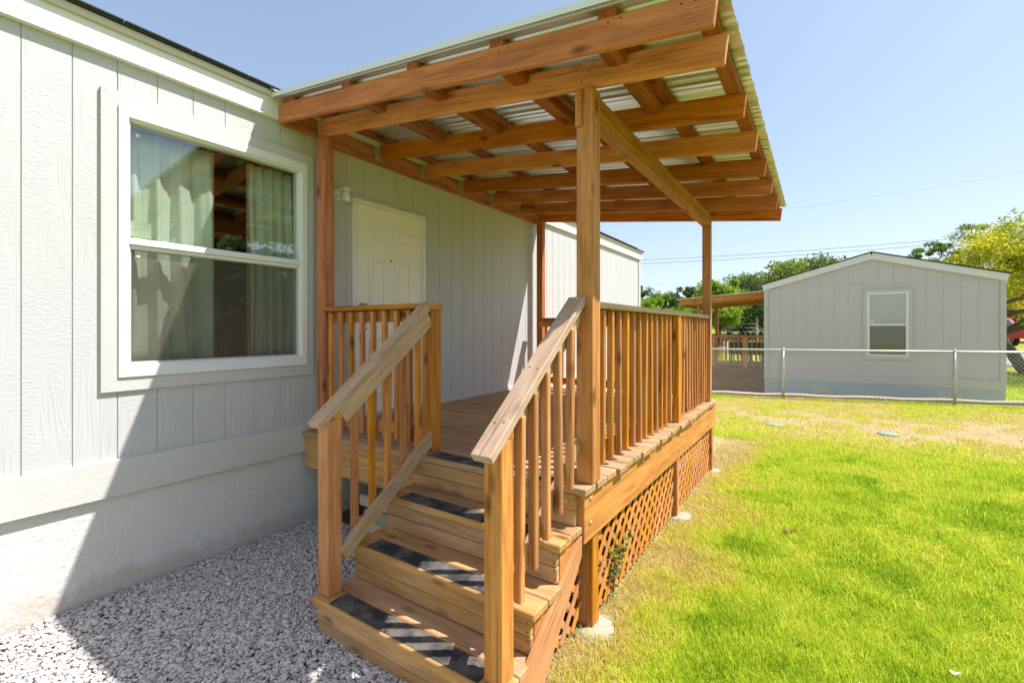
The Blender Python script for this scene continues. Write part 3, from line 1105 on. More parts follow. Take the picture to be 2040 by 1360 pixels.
lathe('bolt_head', stairs, [(0.014, 0), (0.013, .005), (0.006, .009)], 'nickel', frame_mat((1.20, 2.2218, 0.655), (-1, 0, 0), (0, 0, 1)), 12)
lathe('bolt_head', stairs, [(0.018, 0), (0.017, .004), (0.008, .007)], 'bolt_zinc', frame_mat((2.43, 2.1856, 0.735), (-1, 0, 0), (0, 0, 1)), 12)
for x in (SX0 + 0.022, SX1 - 0.066):
    poly = [(1.500, 0.0)]
    for i, (z, yf) in enumerate(TR):
        poly += [(yf + 0.054, 0.0 if i == 0 else TR[i - 1][0] - 0.0395), (yf + 0.054, z - 0.0395)]
    poly = [(1.53, 0.0), (1.53, TR[0][0] - .0395), (TR[1][1] + .054, TR[0][0] - .0395), (TR[1][1] + .054, TR[1][0] - .0395),
            (TR[2][1] + .054, TR[1][0] - .0395), (TR[2][1] + .054, TR[2][0] - .0395), (2.219, TR[2][0] - .0395), (2.219, 0.50), (1.66, 0.0)]
    prism('stringer', stairs, poly, 0, x, x + 0.038, 'cedar_board', 0, (0, 0.83, 0.56))
prism('stringer_face', stairs, [(1.49, 0.0), (1.49, 0.160), (1.62, 0.160), (2.2185, 0.566), (2.2185, 0.46), (1.78, 0.0)], 0, SX1 - .0275, SX1 - .006, 'cedar_board', 0.002, (0, 0.83, 0.56))


# ------------------------------------------------------------------ railings
def hz(y, s):   # top of the sloping handrails
    return 1.155 + 0.80 * (y - 1.465) if s == 'L' else 1.168 + 0.775 * (y - 1.43)


def sloped(nm, par, x, y0, y1, zf, w, t, mat, wd, off, bev=0.004):
    return board(nm, par, (x, y0, zf(y0) + off), (x, y1, zf(y1) + off), w, t, wd, mat, bev)


def bal(par, x, y, z0, z1, mat='cedar', w=0.037, tw=None):
    """square baluster with eased top"""
    return abox('baluster', par, (x - w / 2, y - w / 2, z0), (x + w / 2, y + w / 2, z1), mat, 0.005)


def jit(o, s=0.006):
    o.matrix_basis = o.matrix_basis @ Matrix.Rotation(random.gauss(0, s), 4, 'Y') @ Matrix.Rotation(random.gauss(0, s), 4, 'Z') @ Matrix.Rotation(random.choice((0, math.pi)), 4, 'X')


def screws(par, x, zf, off):
    for yy in (1.56, 1.83, 2.12):
        for dx in (-.024, .022):
            yj = yy + random.uniform(-.02, .02)
            lathe('screw', par, [(0.0042, -.002), (0.0042, .0012)], 'black', frame_mat((x + dx + random.uniform(-.006, .006), yj, zf(yj) + off), (1, 0, 0), (0, 1, .78)), 6)


# left stair railing
ls = thing('stair_railing', 'left sloping stair railing beside the gravel and the window', 'railing', (1.31, 1.56, 0.2))
zl = lambda y: hz(y, 'L')
abox('newel_post', ls, (1.268, 1.512, 0.2035), (1.360, 1.604, zl(1.56) - 0.078), 'cedar', 0.005)
prism('newel_head', ls, [(1.512, zl(1.56) - .0785), (1.512, zl(1.512) - .051), (1.604, zl(1.604) - .051), (1.604, zl(1.56) - .0785)], 0, 1.269, 1.359, 'cedar', 0.001)
sloped('handrail', ls, 1.312, 1.462, 2.338, zl, 0.100, 0.040, 'cedar_rail', (1, 0, 0), -0.026, 0.004)
sloped('side_rail', ls, 1.345, 1.606, 2.298, zl, 0.088, 0.034, 'cedar_rail', (0, 0, 1), -0.106, 0.003)
screws(ls, 1.312, zl, -0.0005)
zlow = lambda y: 0.410 + 0.722 * (y - 1.62)
sloped('bottom_rail', ls, 1.352, 1.606, 2.345, zlow, 0.084, 0.034, 'cedar_rail', (0, 0, 1), 0.0, 0.003)
for yb in (1.722, 1.846, 1.970, 2.095, 2.228):
    jit(bal(ls, 1.308, yb, zlow(yb) - 0.055, zl(yb) - 0.058))
abox('deck_post', ls, (1.278, 2.300, DZ + .0005), (1.372, 2.392, 1.772), 'cedar', 0.005)

# right stair railing
rs = thing('stair_railing', 'right sloping stair railing beside the lawn', 'railing', (2.45, 1.56, 0.2))
zr = lambda y: hz(y, 'R')
abox('newel_post', rs, (2.404, 1.512, 0.2035), (2.494, 1.604, zr(1.56) - 0.078), 'cedar', 0.005)
prism('newel_head', rs, [(1.512, zr(1.56) - .0785), (1.512, zr(1.512) - .051), (1.604, zr(1.604) - .051), (1.604, zr(1.56) - .0785)], 0, 2.405, 2.493, 'cedar', 0.001)
sloped('handrail', rs, 2.459, 1.425, 2.284, zr, 0.098, 0.040, 'cedar_rail', (1, 0, 0), -0.026, 0.004)
sloped('side_rail', rs, 2.455, 1.606, 2.283, zr, 0.088, 0.034, 'cedar_rail', (0, 0, 1), -0.106, 0.003)
screws(rs, 2.459, zr, -0.0005)
zlr = lambda y: 0.475 + 0.735 * (y - 1.62)
sloped('bottom_rail', rs, 2.455, 1.606, 2.283, zlr, 0.066, 0.034, 'cedar_rail', (0, 0, 1), 0.06, 0.003)
for yb, zb_ in ((1.650, .486), (1.762, .577), (1.874, .666), (1.995, .744), (2.125, .825)):
    jit(bal(rs, 2.4925, yb, zb_, zr(yb) - 0.062))


def level_railing(par, a, b_, zt, nb, side, mat_r='cedar', skip=(), off=0.0, first=None, step=None):
    """a->b along x or y; balusters on the given outward side"""
    a, b_ = Vector(a), Vector(b_)
    d = (b_ - a).normalized()
    s = Vector(side)
    up = Vector((0, 0, 1))
    board('top_rail', par, a + up * (zt - 0.018), b_ + up * (zt - 0.018), 0.135, 0.036, s, mat_r, 0.005)
    board('upper_rail', par, a + up * (zt - 0.082) - s * 0.002, b_ + up * (zt - 0.082) - s * 0.002, 0.088, 0.036, up, 'cedar', 0.003)
    board('bottom_rail', par, a + up * (DZ + 0.105) - s * 0.002, b_ + up * (DZ + 0.105) - s * 0.002, 0.088, 0.036, up, 'cedar', 0.003)
    L = (b_ - a).length
    for i in range(nb):
        t = first + step * i
        p = a + d * t + s * 0.036
        jit(bal(par, p.x, p.y, DZ + 0.035, zt - 0.044), 0.005)


fr_ = thing('deck_railing', 'short level railing in front of the cream door', 'railing', (0.73, 2.34, DZ))
level_railing(fr_, (0.1815, 2.345, 0), (1.277, 2.345, 0), 1.822, 8, (0, -1, 0), first=0.075, step=0.1275)
board('rail_cap_end', fr_, (1.2785, 2.345, 1.796), (1.376, 2.345, 1.796), 0.122, 0.046, (0, 1, 0), 'cedar', 0.004)

rr_ = thing('deck_railing', 'long level railing along the outer edge of the deck by the lawn', 'railing', (2.45, 4.0, DZ))
level_railing(rr_, (2.442, 2.3915, 0), (2.442, 5.627, 0), 1.800, 12, (1, 0, 0), 'cedar_rail', first=0.185, step=0.1335)
for yb in np.arange(4.40, 5.61, 0.113):
    jit(bal(rr_, 2.478, float(yb), DZ + 0.035, 1.756), 0.006)
abox('middle_post', rr_, (2.462, 4.215, DZ + .0005), (2.516, 4.300, 1.762), 'cedar', 0.004)

br_ = thing('deck_railing', 'level railing across the far end of the deck', 'railing', (1.3, 5.80, DZ))
level_railing(br_, (0.1815, 5.80, 0), (2.429, 5.70, 0), 1.800, 17, (0, 1, 0), 'cedar_dark', first=0.09, step=0.129)

# ------------------------------------------------------------------ neighbour's home (gable end towards us)
GY0, GX0, GX1, GZO = 15.0, 2.235, 7.10, -0.39
nb = thing('neighbour_home', 'grey gabled manufactured home behind the chain-link fence', 'house', (4.67, 17, GZO))
gz_eave, gz_peak = 2.905, 3.60
gxm = (GX0 + GX1) / 2


def gtop(x, d=0.0):
    return gz_peak - d - (gz_peak - gz_eave) * abs(x - gxm) / ((GX1 - GX0) / 2)


# body
prism('wall', nb, [(GX0 + .01, GZO - .2), (GX1 - .01, GZO - .2), (GX1 - .01, gtop(GX1) - .12), (gxm, gz_peak - .12), (GX0 + .01, gtop(GX0) - .12)], 1, GY0 + 0.02, GY0 + 12, 'trim_paint', 0)
nwall = [o for o in nb.children][0]
NW = (4.575, 5.397, 0.947, 2.578)          # window opening x0,x1,z0,z1
seam = 2.79
xk = GX0 + 0.10
edges = [xk + 0.3085 * i for i in range(16)]
edges[-1] = GX1 - 0.10
for a, b_ in zip(edges[:-1], edges[1:]):
    for (p, q, r, s) in subtract(a + .0015, b_ - .0015, 0.26, seam - .004, [(NW[0] - .02, NW[1] + .02, NW[2] - .02, NW[3] + .02)]):
        abox('siding_panel', nwall, (p, GY0 + .012, r), (q, GY0 + .0205, s), 'siding_far', 0, axis=2)
    prism('gable_panel', nwall, [(a + .003, seam), (b_ - .003, seam), (b_ - .003, gtop(b_, .16)), (a + .003, gtop(a, .16))] if not a < gxm < b_ else
          [(a + .003, seam), (b_ - .003, seam), (b_ - .003, gtop(b_, .16)), (gxm, gtop(gxm, .16)), (a + .003, gtop(a, .16))], 1, GY0 + .012, GY0 + .0205, 'siding_far', 0)
abox('corner_trim', nb, (GX0, GY0 - .018, 0.24), (GX0 + .10, GY0 + .0195, gtop(GX0) - .13), 'trim_paint', 0.002)
abox('corner_trim', nb, (GX1 - .10, GY0 - .018, 0.24), (GX1, GY0 + .0195, gtop(GX1) - .13), 'trim_paint', 0.002)
abox('band_board', nb, (GX0 + .1005, GY0 - .015, 0.24), (GX1 - .1005, GY0 - .0003, 0.46), 'trim_paint', 0.002)
abox('skirting', nb, (GX0 + .06, GY0 + .001, GZO - .3), (GX1 - .06, GY0 + .019, 0.239), 'skirt_far', 0)
for xv in (3.35, 5.95):
    v_ = abox('skirt_vent', nb, (xv, GY0 - .012, GZO + .28), (xv + .42, GY0 + .0008, GZO + .50), 'galv_dull', 0.002)
for sgn in (-1, 1):
    xo = GX0 - .03 if sgn < 0 else GX1 + .03
    zo = gz_eave - (gz_peak - gz_eave) * .03 / ((GX1 - GX0) / 2)
    board('barge_board', nb, (gxm, GY0 - .035, gz_peak - .085), (xo, GY0 - .035, zo - .085), 0.165, 0.03, (0, 0, 1), 'fascia_white', 0)
    prism('roof_side', nb, [(gxm, gz_peak + .002), (xo + sgn * .05, zo - .004), (xo + sgn * .05, zo + .02), (gxm, gz_peak + .03)], 1, GY0 - .07, GY0 + 12.1, 'shingle')
nwin = thing('window', 'x', 'x', (4.9, GY0, 0.7))
for kx in ('label', 'category'):
    del nwin[kx]
nwin.parent = nb
nwin.matrix_basis = WM[nb].inverted() @ WM[nwin]


def yring(name, parent, x0, x1, z0, z1, w, y0, y1, mat):
    abox(name, parent, (x0, y0, z0), (x0 + w, y1, z1), mat, 0.002)
    abox(name, parent, (x1 - w, y0, z0), (x1, y1, z1), mat, 0.002)
    abox(name, parent, (x0 + w + .0003, y0, z0), (x1 - w - .0003, y1, z0 + w), mat, 0.002)
    abox(name, parent, (x0 + w + .0003, y0, z1 - w), (x1 - w - .0003, y1, z1), mat, 0.002)


yring('casing_board', nwin, NW[0] - .085, NW[1] + .085, NW[2] - .085, NW[3] + .085, 0.085, GY0 - .02, GY0 - .0003, 'trim_paint')
yring('vinyl_frame', nwin, NW[0] - .001, NW[1] + .001, NW[2] - .001, NW[3] + .001, 0.055, GY0 - .035, GY0 + .05, 'vinyl')
abox('meeting_rail', nwin, (NW[0] + .055, GY0 - .015, 1.725), (NW[1] - .055, GY0 + .03, 1.775), 'vinyl', 0.002)
up2 = abox('upper_pane', nwin, (NW[0] + .05, GY0 + .002, 1.77), (NW[1] - .05, GY0 + .006, NW[3] - .05), 'glass', 0)
abox('lower_pane', nwin, (NW[0] + .05, GY0 + .012, NW[2] + .05), (NW[1] - .05, GY0 + .0165, 1.73), 'glass', 0)
abox('shade', nwin, (NW[0] + .05, GY0 + .0185, NW[2] + .75), (NW[1] - .05, GY0 + .0199, NW[3] - .05), 'trim_paint', 0)
abox('insect_screen', nwin, (NW[0] + .055, GY0 + .001, NW[2] + .055), (NW[1] - .055, GY0 + .002, 1.725), 'screen', 0)
abox('sticker', nwin, (NW[0] + .065, GY0 - .0005, 1.79), (NW[0] + .16, GY0 + .0015, 1.89), 'sticker', 0)

# neighbour's porch: roof and deck on its left side
nc = thing('neighbour_porch_roof', 'brown timber porch roof attached to the far grey home', 'porch roof', (1, 17, 0))
PY0, PY1 = 16.3, 19.8
for yy in (PY0, 17.4, 18.6, PY1):
    board('joist', nc, (-0.42, yy, 2.535), (2.20, yy, 2.66 + .05), 0.20, 0.04, (0, 0, 1), 'cedar', 0)
prism('metal_sheet', nc, [(-0.50, 2.632), (2.21, 2.812), (2.21, 2.835), (-0.50, 2.655)], 1, PY0 - .12, PY1 + .12, 'roof_sheet')
abox('eave_board', nc, (-0.445, PY0 + .02, 2.42), (-0.405, PY1, 2.625), 'cedar', 0)
for (px_, py_) in ((0.12, PY0 + .1), (0.12, PY1 - .1)):
    abox('post', nc, (px_, py_, 0.0), (px_ + .10, py_ + .10, 2.46), 'cedar', 0)
nd = thing('neighbour_deck', 'dark timber deck with railing beside the far grey home', 'deck', (1, 17, GZO))
abox('platform', nd, (-0.2, PY0, 0.30), (2.22, PY1, 0.42), 'cedar_dark', 0)
abox('rim_board', nd, (-0.2, PY0 - .04, 0.12), (2.22, PY0 - .0005, 0.42), 'cedar_dark', 0)
abox('skirt_lattice', nd, (-0.2, PY0 - .0, -0.45), (2.22, PY0 + .02, 0.119), 'cedar_dark', 0)
abox('top_rail', nd, (-0.2, PY0 - .05, 1.38), (2.22, PY0 + .08, 1.42), 'cedar', 0)
abox('bottom_rail', nd, (-0.2, PY0, 0.50), (2.22, PY0 + .04, 0.58), 'cedar', 0)
for i in range(19):
    xx = -0.15 + i * 0.128
    abox('baluster', nd, (xx, PY0 - .04, 0.46), (xx + .037, PY0 - .001, 1.379), 'cedar', 0)
for xx in (0.62, 1.55):
    abox('post', nd, (xx, PY0 - .045, 0.43), (xx + .10, PY0 + .05, 1.379), 'cedar', 0)
abox('top_rail', nd, (-0.2, PY1 - .08, 1.38), (2.22, PY1 + .05, 1.42), 'cedar', 0)
for i in range(19):
    xx = -0.15 + i * 0.128
    abox('baluster', nd, (xx, PY1, 0.46), (xx + .037, PY1 + .039, 1.379), 'cedar', 0)
for lab, xx in (('left green plastic chair on the far deck', 1.02), ('right green plastic chair on the far deck', 1.62)):
    ch = thing('plastic_chair', lab, 'chair', (xx, 17.1, 0.42), 'green chairs on the far deck')
    abox('seat', ch, (xx, 16.9, 0.80), (xx + .45, 17.35, 0.84), 'green_plastic', 0.01)
    abox('backrest', ch, (xx, 16.86, 0.84), (xx + .45, 16.899, 1.22), 'green_plastic', 0.01)
    for (u_, v_) in ((.02, .02), (.39, .02), (.02, .39), (.39, .39)):
        abox('leg', ch, (xx + u_, 16.9 + v_, 0.42), (xx + u_ + .04, 16.94 + v_, 0.80), 'green_plastic', 0.004)

# ------------------------------------------------------------------ chain-link fence
fence = thing('chain_link_fence', 'galvanised chain-link fence along the far side of the lawn', 'fence', (3, 12.6, 0))
fd = Vector((1, 0.313, 0)).normalized()


def fpt(x, z):
    return Vector((x, fence_y(x), z))


FH = 1.10
gzf = lambda x: float(ground_z(x, fence_y(x)))
for xx in (-0.30, 2.846, 5.976, 9.10):
    z0 = gzf(xx)
    po = tube('post', fence, [fpt(xx, z0 - .1), fpt(xx, z0 + FH + .03)], 0.029, 'fence_steel', 12)
    lathe('post_cap', po, [(0.036, 0), (0.036, .03), (0.026, .055), (0.008, .068)], 'fence_steel', Matrix.Translation(fpt(xx, z0 + FH + .01)), 12)
    for zz in (.25, .6, .9):
        tube('tie_band', po, [fpt(xx, z0 + zz), fpt(xx, z0 + zz + .02)], 0.033, 'fence_steel', 10)
tube('top_rail', fence, [fpt(x_, gzf(x_) + FH + .025) for x_ in np.linspace(-2.2, 10.5, 9)], 0.021, 'fence_steel', 10)
# woven wire: both diagonals, slightly offset
Vs, Fs = [], []
st = 0.078
for sgn in (1, -1):
    u0 = -2.4
    while u0 < 10.6:
        H_ = FH - 0.05
        run = H_ * 0.95
        pts = []
        for t in (0, 1):
            xx = u0 + (run * t if sgn > 0 else run * (1 - t)) * fd.x
            p = fpt(xx, gzf(xx) + 0.05 + H_ * t)
            p = p + Vector((-fd.y, fd.x, 0)) * (0.003 * sgn)
            pts.append(p)
        V_, F_ = tube_np(pts, 0.0027, 3, False)
        k = len(Vs)
        Vs += V_
        Fs += [tuple(i + k for i in f) for f in F_]
        if sgn > 0:       # knuckle above the rail
            p = pts[1]
            V_, F_ = tube_np([p, p + Vector((.012, 0, .045)), p + Vector((.03, 0, .062)), p + Vector((.046, 0, .04)), p + Vector((.05, 0, 0))], 0.0021, 3, False)
            k = len(Vs)
            Vs += V_
            Fs += [tuple(i + k for i in f) for f in F_]
        u0 += st
fc = WM[fence].translation
stuff(link('wire_mesh', pydata('wire_mesh', [v - fc for v in Vs], Fs), 'fence_steel', fence, Matrix.Translation(fc)))

# concrete edging behind the fence
Vs, Fs = [], []
for i, x in enumerate(np.linspace(-3, 12, 40)):
    yb = fence_y(x) + 0.16
    h = 0.055 + 0.012 * math.sin(i * 1.7)
    g = gzf(x)
    Vs += [(x, yb, g - .5), (x, yb, g + h), (x, yb + .26, g + h + .004), (x, yb + .26, g - .5)]
    if i:
        k = 4 * i
        Fs += [(k - 4 + j, k + j, k + j + 1, k - 4 + j + 1) for j in range(3)]
struct(link('concrete_kerb', pydata('concrete_kerb', Vs, Fs), 'concrete'))


# ------------------------------------------------------------------ far things
def ray_at(u, v, y):
    """world point at distance y seen in photo pixel (layout helper for far things)"""
    s_, c_ = math.sin(YAW), math.cos(YAW)
    a, b_ = (u - 1020) / FPX, -(v - HZ) / FPX
    d = Vector((-s_ + a * c_, c_ + a * s_, b_))
    return Vector((CAMX, 0, CAMZ)) + d * (y / d.y)


def car(name, label, loc, rz_, mat, pickup=False):
    """lofted car body: length along local x"""
    root = thing(name, label, 'car', loc)
    root.matrix_basis = Matrix.Translation(Vector(loc)) @ Matrix.Rotation(rz_, 4, 'Z')
    WM[root] = root.matrix_basis.copy()
    T = WM[root]

    def put(nm, me, mt, par=root, mw=None):
        return link(nm, me, mt, par, T @ (mw or Matrix.Identity(4)))
    prof = [(-2.2, .42), (-2.25, .75), (-2.1, .98), (-1.75, 1.02), (-1.3, 1.50), (-0.9, 1.58), (0.25, 1.56), (0.95, 1.06), (1.9, .95), (2.2, .80), (2.25, .42)]
    if pickup:
        prof = [(-2.6, .5), (-2.62, 1.08), (-0.9, 1.10), (-0.75, 1.12), (-0.55, 1.75), (0.55, 1.78), (1.15, 1.18), (2.3, 1.08), (2.55, .9), (2.6, .5)]
    Vv, Fv = [], []
    n = len(prof)
    cols = [(-0.90, 0), (-0.82, .02), (0.82, .02), (0.90, 0)]
    for (yy, _) in cols:
        for (x, z) in prof:
            tuck = 1 - 0.22 * max(0, z - 1.0) / 0.6
            Vv.append((x, yy * tuck, z - (0.03 if abs(yy) > .85 and z > .6 else 0)))
    for j in range(3):
        for i in range(n):
            a, b2 = j * n + i, j * n + (i + 1) % n
            Fv.append((a, b2, b2 + n, a + n))
    Fv += [tuple(range(n - 1, -1, -1)), tuple(range(3 * n, 4 * n))]
    body = put('body', pydata('body', Vv, Fv), mat)
    wx = [(-1.15, .25)] if not pickup else [(-.5, .55)]
    for s in (-1, 1):
        x0, x1 = (-1.25, 0.45) if not pickup else (-0.5, 0.6)
        z0, z1 = (1.06, 1.46) if not pickup else (1.2, 1.66)
        Vw = [(x0, s * .885, z0), (x1 + .25, s * .885, z0), (x1 - .1, s * .80, z1), (x0 + .15, s * .80, z1)]
        Vw += [(a, b2 - s * .06, c2) for a, b2, c2 in Vw]
        put('side_window', pydata('side_window', Vw, [(0, 1, 2, 3), (7, 6, 5, 4), (0, 4, 5, 1), (1, 5, 6, 2), (2, 6, 7, 3), (3, 7, 4, 0)]), 'car_glass', body)
    rx = -1.72 if not pickup else -.78
    Vw = [(rx - .02, -.68, 1.08), (rx - .02, .68, 1.08), (rx + .38, .60, 1.46), (rx + .38, -.60, 1.46)]
    Vw += [(a + .05, b2, c2) for a, b2, c2 in Vw]
    put('rear_window', pydata('rear_window', Vw, [(0, 1, 2, 3), (7, 6, 5, 4), (0, 4, 5, 1), (1, 5, 6, 2), (2, 6, 7, 3), (3, 7, 4, 0)]), 'car_glass', body)
    for s in (-1, 1):
        for x in (-1.4, 1.4):
            w = put('wheel', None, None)
            w = None
    for o in [c for c in root.children if c.name.startswith('wheel')]:
        bpy.data.objects.remove(o)
    for s in (-1, 1):
        for x in (-1.4, 1.4):
            mw = Matrix.Translation((x, s * .80, .34)) @ Matrix.Rotation(R(90), 4, 'X')
            w = lathe('wheel', root, [(0.30, -.10), (0.34, -.07), (0.34, .07), (0.30, .10)], 'tyre', T @ mw, 20)
            lathe('rim', w, [(0.20, -.11), (0.20, .11)], 'galvanised', T @ mw, 14)
        me = box_mesh(.04, .28, .14, 0.01, 'tail_light')
        put('tail_light', me, None, root, Matrix.Translation((-2.24 if not pickup else -2.61, s * .68, .84)))
    return root


p = ray_at(1955, 660, 37.5)
car('parked_car', 'bright red car parked right of the far grey home', (p.x, 37.5, float(ground_z(p.x, 37.5)) + .03), R(100), 'red_paint')
p = ray_at(2040, 660, 40)
car('parked_pickup', 'maroon pickup parked behind the leaning tree trunk', (p.x + .6, 40.5, float(ground_z(p.x, 40.5)) + .03), R(165), 'maroon_paint', True)
p = ray_at(1487, 650, 41)
car('parked_car', 'silver car parked behind the white gate', (p.x, 42.0, float(ground_z(p.x, 42)) + .03), R(70), 'silver_paint')

# white farm gate
p0, p1 = ray_at(1441, 660, 37), ray_at(1506, 660, 37)
gz0 = float(ground_z(p0.x, 37)) + .05
gate = thing('farm_gate', 'white metal farm gate beyond the far porch', 'gate', (p0.x, 37, gz0))
for zz in (0.20, 0.5, 0.8, 1.08):
    tube('bar', gate, [(p0.x, 37, gz0 + zz), (p1.x, 37, gz0 + zz)], 0.04, 'gate_white', 6)
xm = (p0.x + p1.x) / 2
for a, b_ in (((p0.x, .2), (p0.x, 1.08)), ((p1.x, .2), (p1.x, 1.08)), ((p0.x + .6, .2), (xm, 1.08)), ((p1.x - .6, .2), (xm, 1.08))):
    tube('brace', gate, [(a[0], 37, gz0 + a[1]), (b_[0], 37, gz0 + b_[1])], 0.035, 'gate_white', 6)
for lab, u in (('white gate post left of the farm gate', 1428), ('white gate post right of the farm gate', 1508)):
    q = ray_at(u, 650, 37)
    tag(tube('gate_post', None, [(q.x, 37, gz0 - .4), (q.x, 37, gz0 + 1.55)], 0.08, 'gate_white', 8), lab, 'post', 'posts of the farm gate')

# orange building at the right edge
q = ray_at(2032, 640, 52)
ob = thing('orange_building', 'orange-red building at the right edge behind the tree', 'building', (q.x, 52, 1.2))
abox('wall', ob, (q.x - 1.8, 52, 0.8), (q.x + 9, 58, 5.2), 'orange_wall', 0)
prism('roof', ob, [(51.2, 5.2), (58.8, 5.2), (55, 6.6)], 0, q.x - 2.2, q.x + 9.4, 'shingle')
for dx in (1.6, 4.2):
    w_ = abox('window', ob, (q.x + dx, 51.95, 2.6), (q.x + dx + 1.2, 52.02, 3.9), 'gate_white', 0)
    abox('pane', w_, (q.x + dx + .1, 51.93, 2.7), (q.x + dx + 1.1, 51.949, 3.8), 'car_glass', 0)

# a white home across the lawn, out of frame: it shows in the window glass
wh = thing('white_home', 'white home across the lawn reflected in the window', 'house', (17, 8, 0))
abox('wall', wh, (15, 3.5, -0.2), (19, 11.0, 3.5), 'home_white', 0)
prism('roof', wh, [(14.7, 3.5), (17, 4.5), (19.3, 3.5), (19.3, 3.4), (14.7, 3.4)], 1, 3.2, 11.3, 'shingle')
for yy in (4.6, 8.6):
    w_ = abox('window', wh, (14.96, yy, 1.5), (14.999, yy + 1.1, 2.7), 'vinyl', 0)
    abox('pane', w_, (14.94, yy + .08, 1.58), (14.959, yy + 1.02, 2.62), 'car_glass', 0)
abox('door', wh, (14.95, 6.6, 0.6), (14.999, 7.5, 2.6), 'door_paint', 0)


# ------------------------------------------------------------------ trees
def leaves_np(cent, rad, n, size, rg, flat=0.75):
    """n leaf diamonds gathered in clumps; returns verts, faces, tone"""
    cent = np.asarray(cent)
    ci = rg.integers(0, len(cent), n)
    d = rg.normal(size=(n, 3))
    d /= np.linalg.norm(d, axis=1)[:, None]
    r = rg.random(n) ** 0.45
    P = cent[ci] + d * (np.asarray(rad)[ci] * r)[:, None] * np.array([1, 1, flat])
    ax = rg.normal(size=(n, 3))
    ax[:, 2] *= 0.6
    ax /= np.linalg.norm(ax, axis=1)[:, None]
    nr = rg.normal(size=(n, 3))
    nr[:, 2] += 0.7
    bx = np.cross(ax, nr)
    bx /= np.linalg.norm(bx, axis=1)[:, None] + 1e-9
    s = size * rg.uniform(0.6, 1.35, n)
    V = np.stack([P - ax * s[:, None], P - bx * (s * .42)[:, None], P + ax * s[:, None], P + bx * (s * .42)[:, None]], 1)
    ct = rg.random(len(cent))
    tone = np.clip(0.45 * ct[ci] + 0.55 * rg.random(n), 0, 1)
    return V.reshape(-1, 3), np.arange(4 * n).reshape(n, 4), np.repeat(tone, 4)


def tree(name, label, x, y, h, cr, mat, n=6000, leaf=0.14, trunk=0.18, lean=(0, 0), clumps=60, crown_lo=0.35, seed=1, group=None, squash=0.8, cat='tree', z=None, coff=None):
    coff = coff or (lean[0] * 1.1, lean[1] * 1.1)
    rg = np.random.default_rng(seed)
    z0 = float(ground_z(x, y)) if z is None else z
    root = thing(name, label, cat, (x, y, z0), group)
    T = WM[root]
    # trunk and limbs
    zc = h * (crown_lo + 1) / 2
    ch = h * (1 - crown_lo) / 2
    tp = [(0, 0, -0.1)]
    for k in range(1, 6):
        t = k / 5
        tp.append((lean[0] * t + rg.normal() * .04 * h * .15, lean[1] * t + rg.normal() * .04 * h * .15, h * crown_lo * 1.25 * t))
    V, F = tube_np(tp, [trunk * lerp(1.15, .55, k / 5) for k in range(6)], 8)
    top = Vector(tp[-1])
    cents, rads = [], []
    for k in range(clumps):
        d = rg.normal(size=3)
        d /= np.linalg.norm(d)
        rr = rg.uniform(.45, 1.0) ** .6
        c = np.array([coff[0] + d[0] * cr * rr, coff[1] + d[1] * cr * rr, zc + d[2] * ch * rr])
        cents.append(c)
        rads.append(cr * rg.uniform(.16, .34))
    for k in range(9):
        c = Vector(cents[rg.integers(len(cents))])
        st_ = Vector(tp[int(rg.integers(3, 6))])
        mid = (st_ + c) / 2 + Vector((0, 0, -.06 * h))
        V2, F2 = tube_np([st_, mid, c], [trunk * .42, trunk * .26, trunk * .07], 6)
        k0_ = len(V)
        V += V2
        F += [tuple(i + k0_ for i in f) for f in F2]
    link('trunk', pydata('trunk', V, F, True), 'bark', root, T)
    LV, LF, tone = leaves_np(cents, rads, n, leaf, rg, squash)
    link('crown', big_mesh('crown', LV, LF, 4, tone), mat, root, T)
    return root


def at(u, y):
    q = ray_at(u, 650, y)
    return q.x, q.y


def top_h(v, u, y):
    q = ray_at(u, v, y)
    return q.z - float(ground_z(q.x, q.y))


tl = [  # name, label, u, y, top row, crown radius, mat, n, leaf, seed
    ('broad_tree', 'broad olive green tree rising behind the far porch roof', 1590, 44, 521, 4.6, 'leaf_mid', 15000, .17, 11),
    ('dark_tree', 'dark green tree left of the far grey home below the porch roof', 1478, 38, 560, 3.0, 'leaf_dark', 11000, .14, 12),
    ('bright_tree', 'bright green tree just right of the far deck post', 1432, 33, 553, 1.7, 'leaf_bright', 7000, .12, 13),
    ('dark_tree', 'dark tree peeking over the ridge left of the neighbour', 1615, 52, 524, 4.2, 'leaf_dark', 9000, .18, 14),
    ('small_tree', 'small dark tree on the skyline above the long railing', 1368, 55, 572, 1.9, 'leaf_dark', 5000, .15, 15),
    ('small_tree', 'faint tree on the skyline left of the skyline tree', 1342, 62, 583, 2.0, 'leaf_dark', 4500, .16, 16),
    ('bright_shrub', 'bright green rounded shrub beyond the railing beside the home', 1312, 27, 584, 1.5, 'leaf_bright', 9000, .085, 17),
    ('bright_shrub', 'bright green shrub right of the rounded shrub beyond the railing', 1365, 29, 606, 1.4, 'leaf_bright', 8000, .085, 18),
    ('bright_shrub', 'low bright green shrub at the corner of the home', 1285, 24, 590, 1.1, 'leaf_bright', 6000, .08, 19),
    ('dark_tree', 'dark tree top above the corner of the home', 1282, 46, 572, 1.6, 'leaf_dark', 4000, .15, 20),
    ('dark_tree', 'shaded tree behind the parked silver car', 1515, 50, 575, 3.4, 'leaf_dark', 9000, .17, 21),
    ('bright_tree', 'lighter tree between the far deck post and the neighbour', 1500, 47, 560, 2.6, 'leaf_mid', 8000, .15, 25),
]
